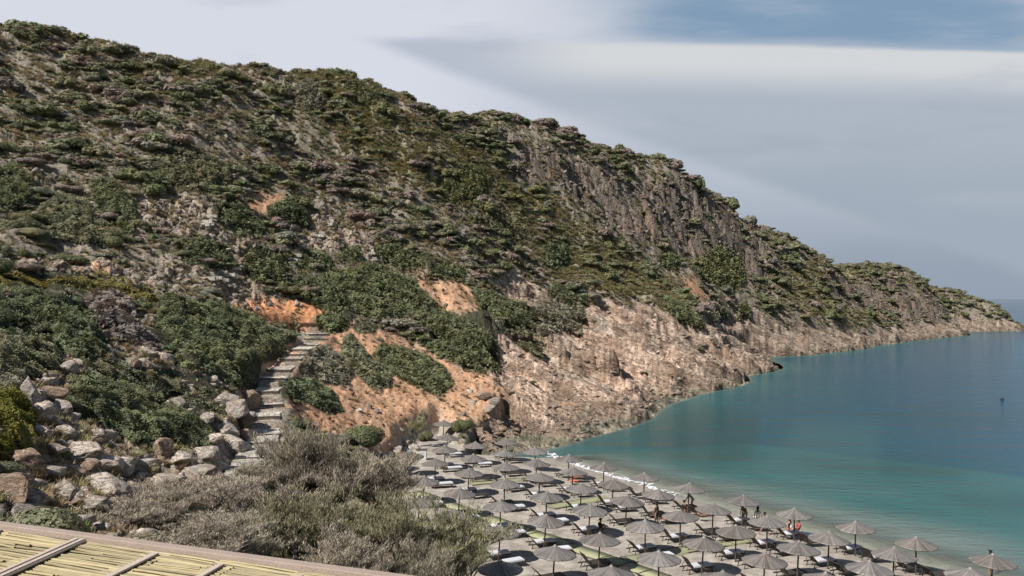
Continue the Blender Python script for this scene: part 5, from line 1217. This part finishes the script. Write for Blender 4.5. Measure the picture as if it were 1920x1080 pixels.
# ------------------------------------------------------------------ feathery tamarisk trees
BARK = mat_simple('grey_bark', (.085, .068, .056), var=.3, stretch=(1, 1, .3), bump=.4)
TW_G = mat_leaf('bare_twigs', (.40, .335, .265), transl=.25, alt=(.38, .335, .25)); TW_O = mat_leaf('feathery_green', (.33, .315, .185), transl=.3, alt=(.36, .315, .22)); TW_D = mat_leaf('dark_twigs', (.34, .285, .22), transl=.25, alt=(.31, .285, .20))
def tamarisk(seed, H=6.0, spread=2.6, ntw=30000, w=.012, stems=4, top=.35):
    rg = random.Random(seed); wood = MB(); ends = []
    def branch(p, d, L, r, lev):
        pts = [p]; q = p; dd = d.copy(); m = 4
        for i in range(m):
            dd = (dd+Vector((rg.uniform(-.2, .2), rg.uniform(-.2, .2), rg.uniform(.0, .22)))).normalized(); q = q+dd*L/m; pts.append(q)
        wood.tube(pts, [r*(1-.55*i/m) for i in range(m+1)], 6 if lev < 2 else 4, caps=False)
        if lev >= 3: ends.append((pts, dd)); return
        for k in range((4, 4, 4)[lev]):
            t = rg.uniform(.35, 1.0) if k else 1.0; i = min(m-1, int(t*m)); b = pts[i].lerp(pts[i+1], t*m-i)
            a = Vector((rg.gauss(0, 1), rg.gauss(0, 1), rg.gauss(0, .35)+.45)).normalized(); nd = (dd*.9+a*.70).normalized(); nd.z = max(nd.z, -.05)
            branch(b, nd.normalized(), L*rg.uniform(.55, .8), r*.52, lev+1)
    for s_ in range(stems):
        a = 6.283*s_/stems+rg.uniform(-.4, .4); lean = rg.uniform(.2, .65)*spread/3
        branch(Vector((.15*math.cos(a), .15*math.sin(a), -.3)), Vector((math.cos(a)*lean, math.sin(a)*lean, 1)).normalized(), H*.42, .13, 0)
    rng = np.random.default_rng(seed); E = np.array([[tuple(x) for x in e[0]] for e in ends]); Dd = np.array([tuple(e[1]) for e in ends])
    k = rng.integers(0, len(E), ntw); t = rng.uniform(.1, 1.0, ntw)*4; i = np.minimum(3, t.astype(int)); base = E[k, i]+(E[k, np.minimum(i+1, 4)]-E[k, i])*(t-i)[:, None]
    d = Dd[k]*.7+rand_dirs(ntw, rng)*.60+np.array([0, 0, .9]); d /= np.linalg.norm(d, axis=1)[:, None]; L = rng.uniform(.10, .34, ntw)[:, None]
    base = base+rand_dirs(ntw, rng)*.26*rng.uniform(0, 1, ntw)[:, None]
    sd = np.cross(d, rand_dirs(ntw, rng)); sd /= np.linalg.norm(sd, axis=1)[:, None]; ww = w*rng.uniform(.6, 1.3, ntw)[:, None]
    tip = base+d*L+np.array([0, 0, .02]); midp = base+d*L*.45
    Vv = np.stack([base, midp-sd*ww, tip, midp+sd*ww], 1).reshape(-1, 3); tone = np.repeat((.7+.6*rng.uniform(0, 1, len(E)))[k]*rng.uniform(.7, 1.3, ntw), 4)
    zt = Vv[:, 2].max(); 
    return wood, Vv, np.arange(4*ntw).reshape(ntw, 4), tone, zt
TAM = []
for s_ in range(4):
    wd, Vv, Ff, tn, zt = tamarisk(70+s_, ntw=19000, w=.0115, stems=4+s_ % 2)
    TAM.append((wd.mesh('trunk', BARK), {m.name: np_mesh('crown', Vv, Ff, cols=np.stack([tn]*3, 1), mat=m) for m in (TW_G, TW_O, TW_D)}, zt, np.percentile(np.abs(Vv[:, 0]), 97)))
for i, (u, vt, wpx, D, m, lab) in enumerate([
    (300, 925, 190, 36, TW_G, 'pale grey leafless feathery tree nearest the cactus plant'), (385, 880, 200, 40, TW_G, 'pale grey brown feathery tree in front of the boulder field'),
    (478, 862, 165, 46, TW_D, 'dark twiggy feathery tree at the foot of the stone stairs'), (570, 785, 180, 50, TW_D, 'tallest feathery tree right beside the lower stone stairs'),
    (640, 806, 190, 52, TW_G, 'brownish feathery tree under the orange slope'), (722, 838, 150, 54, TW_D, 'greyish feathery tree at the back edge of the parasols'),
    (455, 948, 210, 35, TW_D, 'grey feathery tree just behind the cane roof edge'), (575, 905, 220, 40, TW_O, 'olive green feathery tree in the middle of the thicket'),
    (690, 902, 210, 42, TW_O, 'olive green feathery tree right of the middle of the thicket'), (790, 932, 190, 44, TW_O, 'olive green feathery tree closest to the parasols'),
    (842, 988, 110, 42, TW_O, 'low olive feathery tree overlapping the left parasols'), (650, 985, 220, 34, TW_G, 'low pale feathery tree over the right end of the cane roof'),
    (760, 1010, 180, 35, TW_D, 'low brown feathery tree at the bottom edge left of the beach'), (340, 985, 200, 31, TW_G, 'low grey feathery tree touching the cane roof')]):
    x = (u-HU)/F*D; z = gz(x, D); zt = CH-(vt-HV)/F*D; H = max(2.2, zt-z); tk, cr, z0, xr = TAM[i % 4]
    r = empty('feathery_tree', (x, D, z), rz=i*1.9); sw = wpx/2*D/F/xr*1.12; r.scale = (sw, sw, H/z0)
    obj('trunk', tk, r); obj('crown', cr[m.name], r); tag(r, lab, 'tree', 'feathery trees between the slope and the beach')
# young tree on the beach
wd, Vv, Ff, tn, zt = tamarisk(91, H=4.2, spread=3.2, ntw=7000, w=.016, stems=1)
p = Vector(((769-HU)/F*95, 95, gz((769-HU)/F*95, 95))); r = empty('small_tree', p); r.scale = (1.1, 1.1, 4.6/zt)
obj('trunk', wd.mesh('trunk', BARK), r); obj('crown', np_mesh('crown', Vv, Ff, cols=np.stack([tn]*3, 1), mat=TW_O), r); tag(r, 'small thin crowned tree at the back of the beach against the orange slope', 'tree')
# bush behind the last parasols, cactus plant
o = obj('shrub', HI['dark'][1]); q = hit(863, 806); o.location = q; o.scale = (1.5, 1.2, 1.2); tag(o, 'dark bush at the back corner of the beach behind the last parasols', 'shrub')
o = obj('shrub', HI['olive'][1]); q = hit(800, 826); o.location = q; o.scale = (1.6, 1.2, 1.1); tag(o, 'olive bush beside the small tree at the back of the beach', 'shrub')
q = hit(140, 1000); mb = MB(); rg = random.Random(3)
for k in range(46):
    a = rg.uniform(0, 6.28); b = rg.uniform(0, .5); x, y = b*math.cos(a)*1.1, b*math.sin(a)*.8; L = rg.uniform(.35, .72)
    mb.tube([(x, y, 0), (x*1.05, y*1.05, L*.6), (x*1.12+rg.uniform(-.03, .03), y*1.1, L)], [.035, .04, .018], 6)
o = mb.build('cactus_plant', mat_simple('bright_succulent', (.16, .22, .035), var=.3)); o.location = q; tag(o, 'clump of bright green upright cactus stems just behind the cane roof', 'plant')
# timber post with a pale slab near the foot of the stairs
q = hit(455, 1012); r = empty('signpost', q); tag(r, 'thin pale wooden post standing among the grey feathery trees', 'post'); mb = MB(); mb.tube([(0, 0, -.4), (0, 0, 1.9)], .05, 6); mb.build('pole', mat_simple('pale_wood', (.38, .34, .29)), r)

# ------------------------------------------------------------------ cane roof in the foreground
M_BEAM = mat_simple('brown_stained_beam', (.34, .265, .22), rough=.7, var=.16, scale=3, stretch=(1, 1, 1), bump=.25, bscale=30)
M_RAFT = mat_simple('pale_rafter', (.50, .415, .35), rough=.7, var=.14, scale=3, bump=.25, bscale=30)
def mat_cane():
    m = bpy.data.materials.new('yellow_cane'); m.use_nodes = True; t = NT(m.node_tree); bs = m.node_tree.nodes['Principled BSDF']
    at = t.node('ShaderNodeAttribute', attribute_name='Col').outputs['Color']
    n = t.node('ShaderNodeTexNoise', ins={'Vector': t.node('ShaderNodeNewGeometry').outputs['Position'], 'Scale': 9.0, 'Detail': 4.0}).outputs[0]
    c = t.mix(1.0, t.mix(n, (.29, .235, .12), (.43, .355, .20)), at, 'MULTIPLY'); t.l.new(c, bs.inputs['Base Color']); bs.inputs['Roughness'].default_value = .5; return m
M_CANE = mat_cane(); RZ = 15.66
A0 = Vector((-6.34, 9.92)); B0 = Vector((-1.40, 8.12)); dF = (B0-A0).normalized(); nB = Vector((dF.y, -dF.x)); nB = nB if nB.y < 0 else -nB   # towards the camera
angF = math.atan2(dF.y, dF.x); LA = -3.5; LB = (B0-A0).length+1.6
roof = empty('cane_roof', (A0.x, A0.y, RZ)); tag(roof, 'cane covered pergola roof with brown beams along the bottom left', 'pergola roof')
def loc2(s_, t_, z=0): q = A0+dF*s_+nB*t_; return Vector((q.x-A0.x, q.y-A0.y, z))
mb = MB(); mb.box(loc2((LA+LB)/2, -.06, .0), (LB-LA, .13, .075), Matrix.Rotation(angF, 3, 'Z')); fo = mb.build('edge_beam', M_BEAM, roof)
bv = fo.modifiers.new('b', 'BEVEL'); bv.width = .008; bv.segments = 2
raf = []
for k, (ua, va, ub, vb, w) in enumerate([(150,1004,-10,1074,.17),(292,1028,180,1082,.085),(415,1048,355,1082,.075),(565,1069,525,1088,.07),(705,1084,670,1100,.07),(0,985,-190,1050,.08)]):
    def rp(u, v): D = F*(CH-RZ-.06)/(v-HV); return Vector(((u-HU)/F*D, D))
    a = rp(ua, va); b = rp(ub, vb); d = (b-a).normalized(); b = a+d*4.2; c = (a+b)/2; mb = MB()
    mb.box((c.x-A0.x, c.y-A0.y, .004), (4.2, w, .024), Matrix.Rotation(math.atan2(d.y, d.x), 3, 'Z')); ro = mb.build('rafter', M_RAFT, roof); bv = ro.modifiers.new('b', 'BEVEL'); bv.width = .006; bv.segments = 2
    if k == 0:
        for o_ in (-.045, .045): 
            nn = Vector((-d.y, d.x))*o_; mb = MB(); mb.box((c.x-A0.x+nn.x, c.y-A0.y+nn.y, .023), (4.2, .05, .014), Matrix.Rotation(math.atan2(d.y, d.x), 3, 'Z')); mb.build('rafter_cover', M_RAFT, roof)
    raf.append((a-A0).dot(dF))
edges = sorted([LA]+raf+[LB]); rg = random.Random(9)
for s0, s1 in zip(edges[:-1], edges[1:]):
    Vs = []; Fs = []; Cs = []; nb = 0
    for lay_ in range(2):
        t_ = .03+lay_*.012
        while t_ < 4.1:
            rad = rg.uniform(.008, .015); pts = []; y0 = t_; z0 = -.03-lay_*.03+rg.uniform(-.006, .006); tl = rg.uniform(-.03, .03); tone = rg.choice([1, 1, 1.1, .85, .7, 1.2])*rg.uniform(.85, 1.1)
            a_ = s0-.15; b_ = s1+.15; 
            if rg.random() < .12: b_ = s0+(s1-s0)*rg.uniform(.5, .95)
            bw = rg.uniform(-.02, .02); seg = 6
            for i in range(seg+1):
                f_ = i/seg; P_ = loc2(a_+(b_-a_)*f_, y0+tl*(f_-.5)+bw*math.sin(f_*3.1), z0+rg.uniform(-.003, .003)+.006*math.sin(f_*5+t_*9)); ux = Vector((nB.x, nB.y, 0))
                for k in range(5):
                    an = k*1.2566; q = P_+ux*rad*math.cos(an)+Vector((0, 0, rad*math.sin(an))); Vs.append(tuple(q)); Cs.append(tone*(1.0 if i % 2 else .93))
            for i in range(seg):
                for k in range(5): k2 = (k+1) % 5; Fs.append((nb+i*5+k, nb+i*5+k2, nb+(i+1)*5+k2, nb+(i+1)*5+k))
            nb += (seg+1)*5; t_ += rad*2*rg.uniform(.95, 1.5)
    me = np_mesh('cane_panel', np.array(Vs), np.array(Fs), cols=np.stack([np.array(Cs)]*3, 1), smooth=True, mat=M_CANE); obj('cane_panel', me, roof)
for s_ in (.6, 4.6):
    q = loc2(s_, .25); g_ = gz(q.x+A0.x, q.y+A0.y)-RZ; mb = MB(); mb.box((q.x, q.y, (g_-.12)/2), (.12, .12, -g_-.12), Matrix.Rotation(angF, 3, 'Z')); mb.build('post', M_BEAM, roof)
print('done', time.time()-T0)
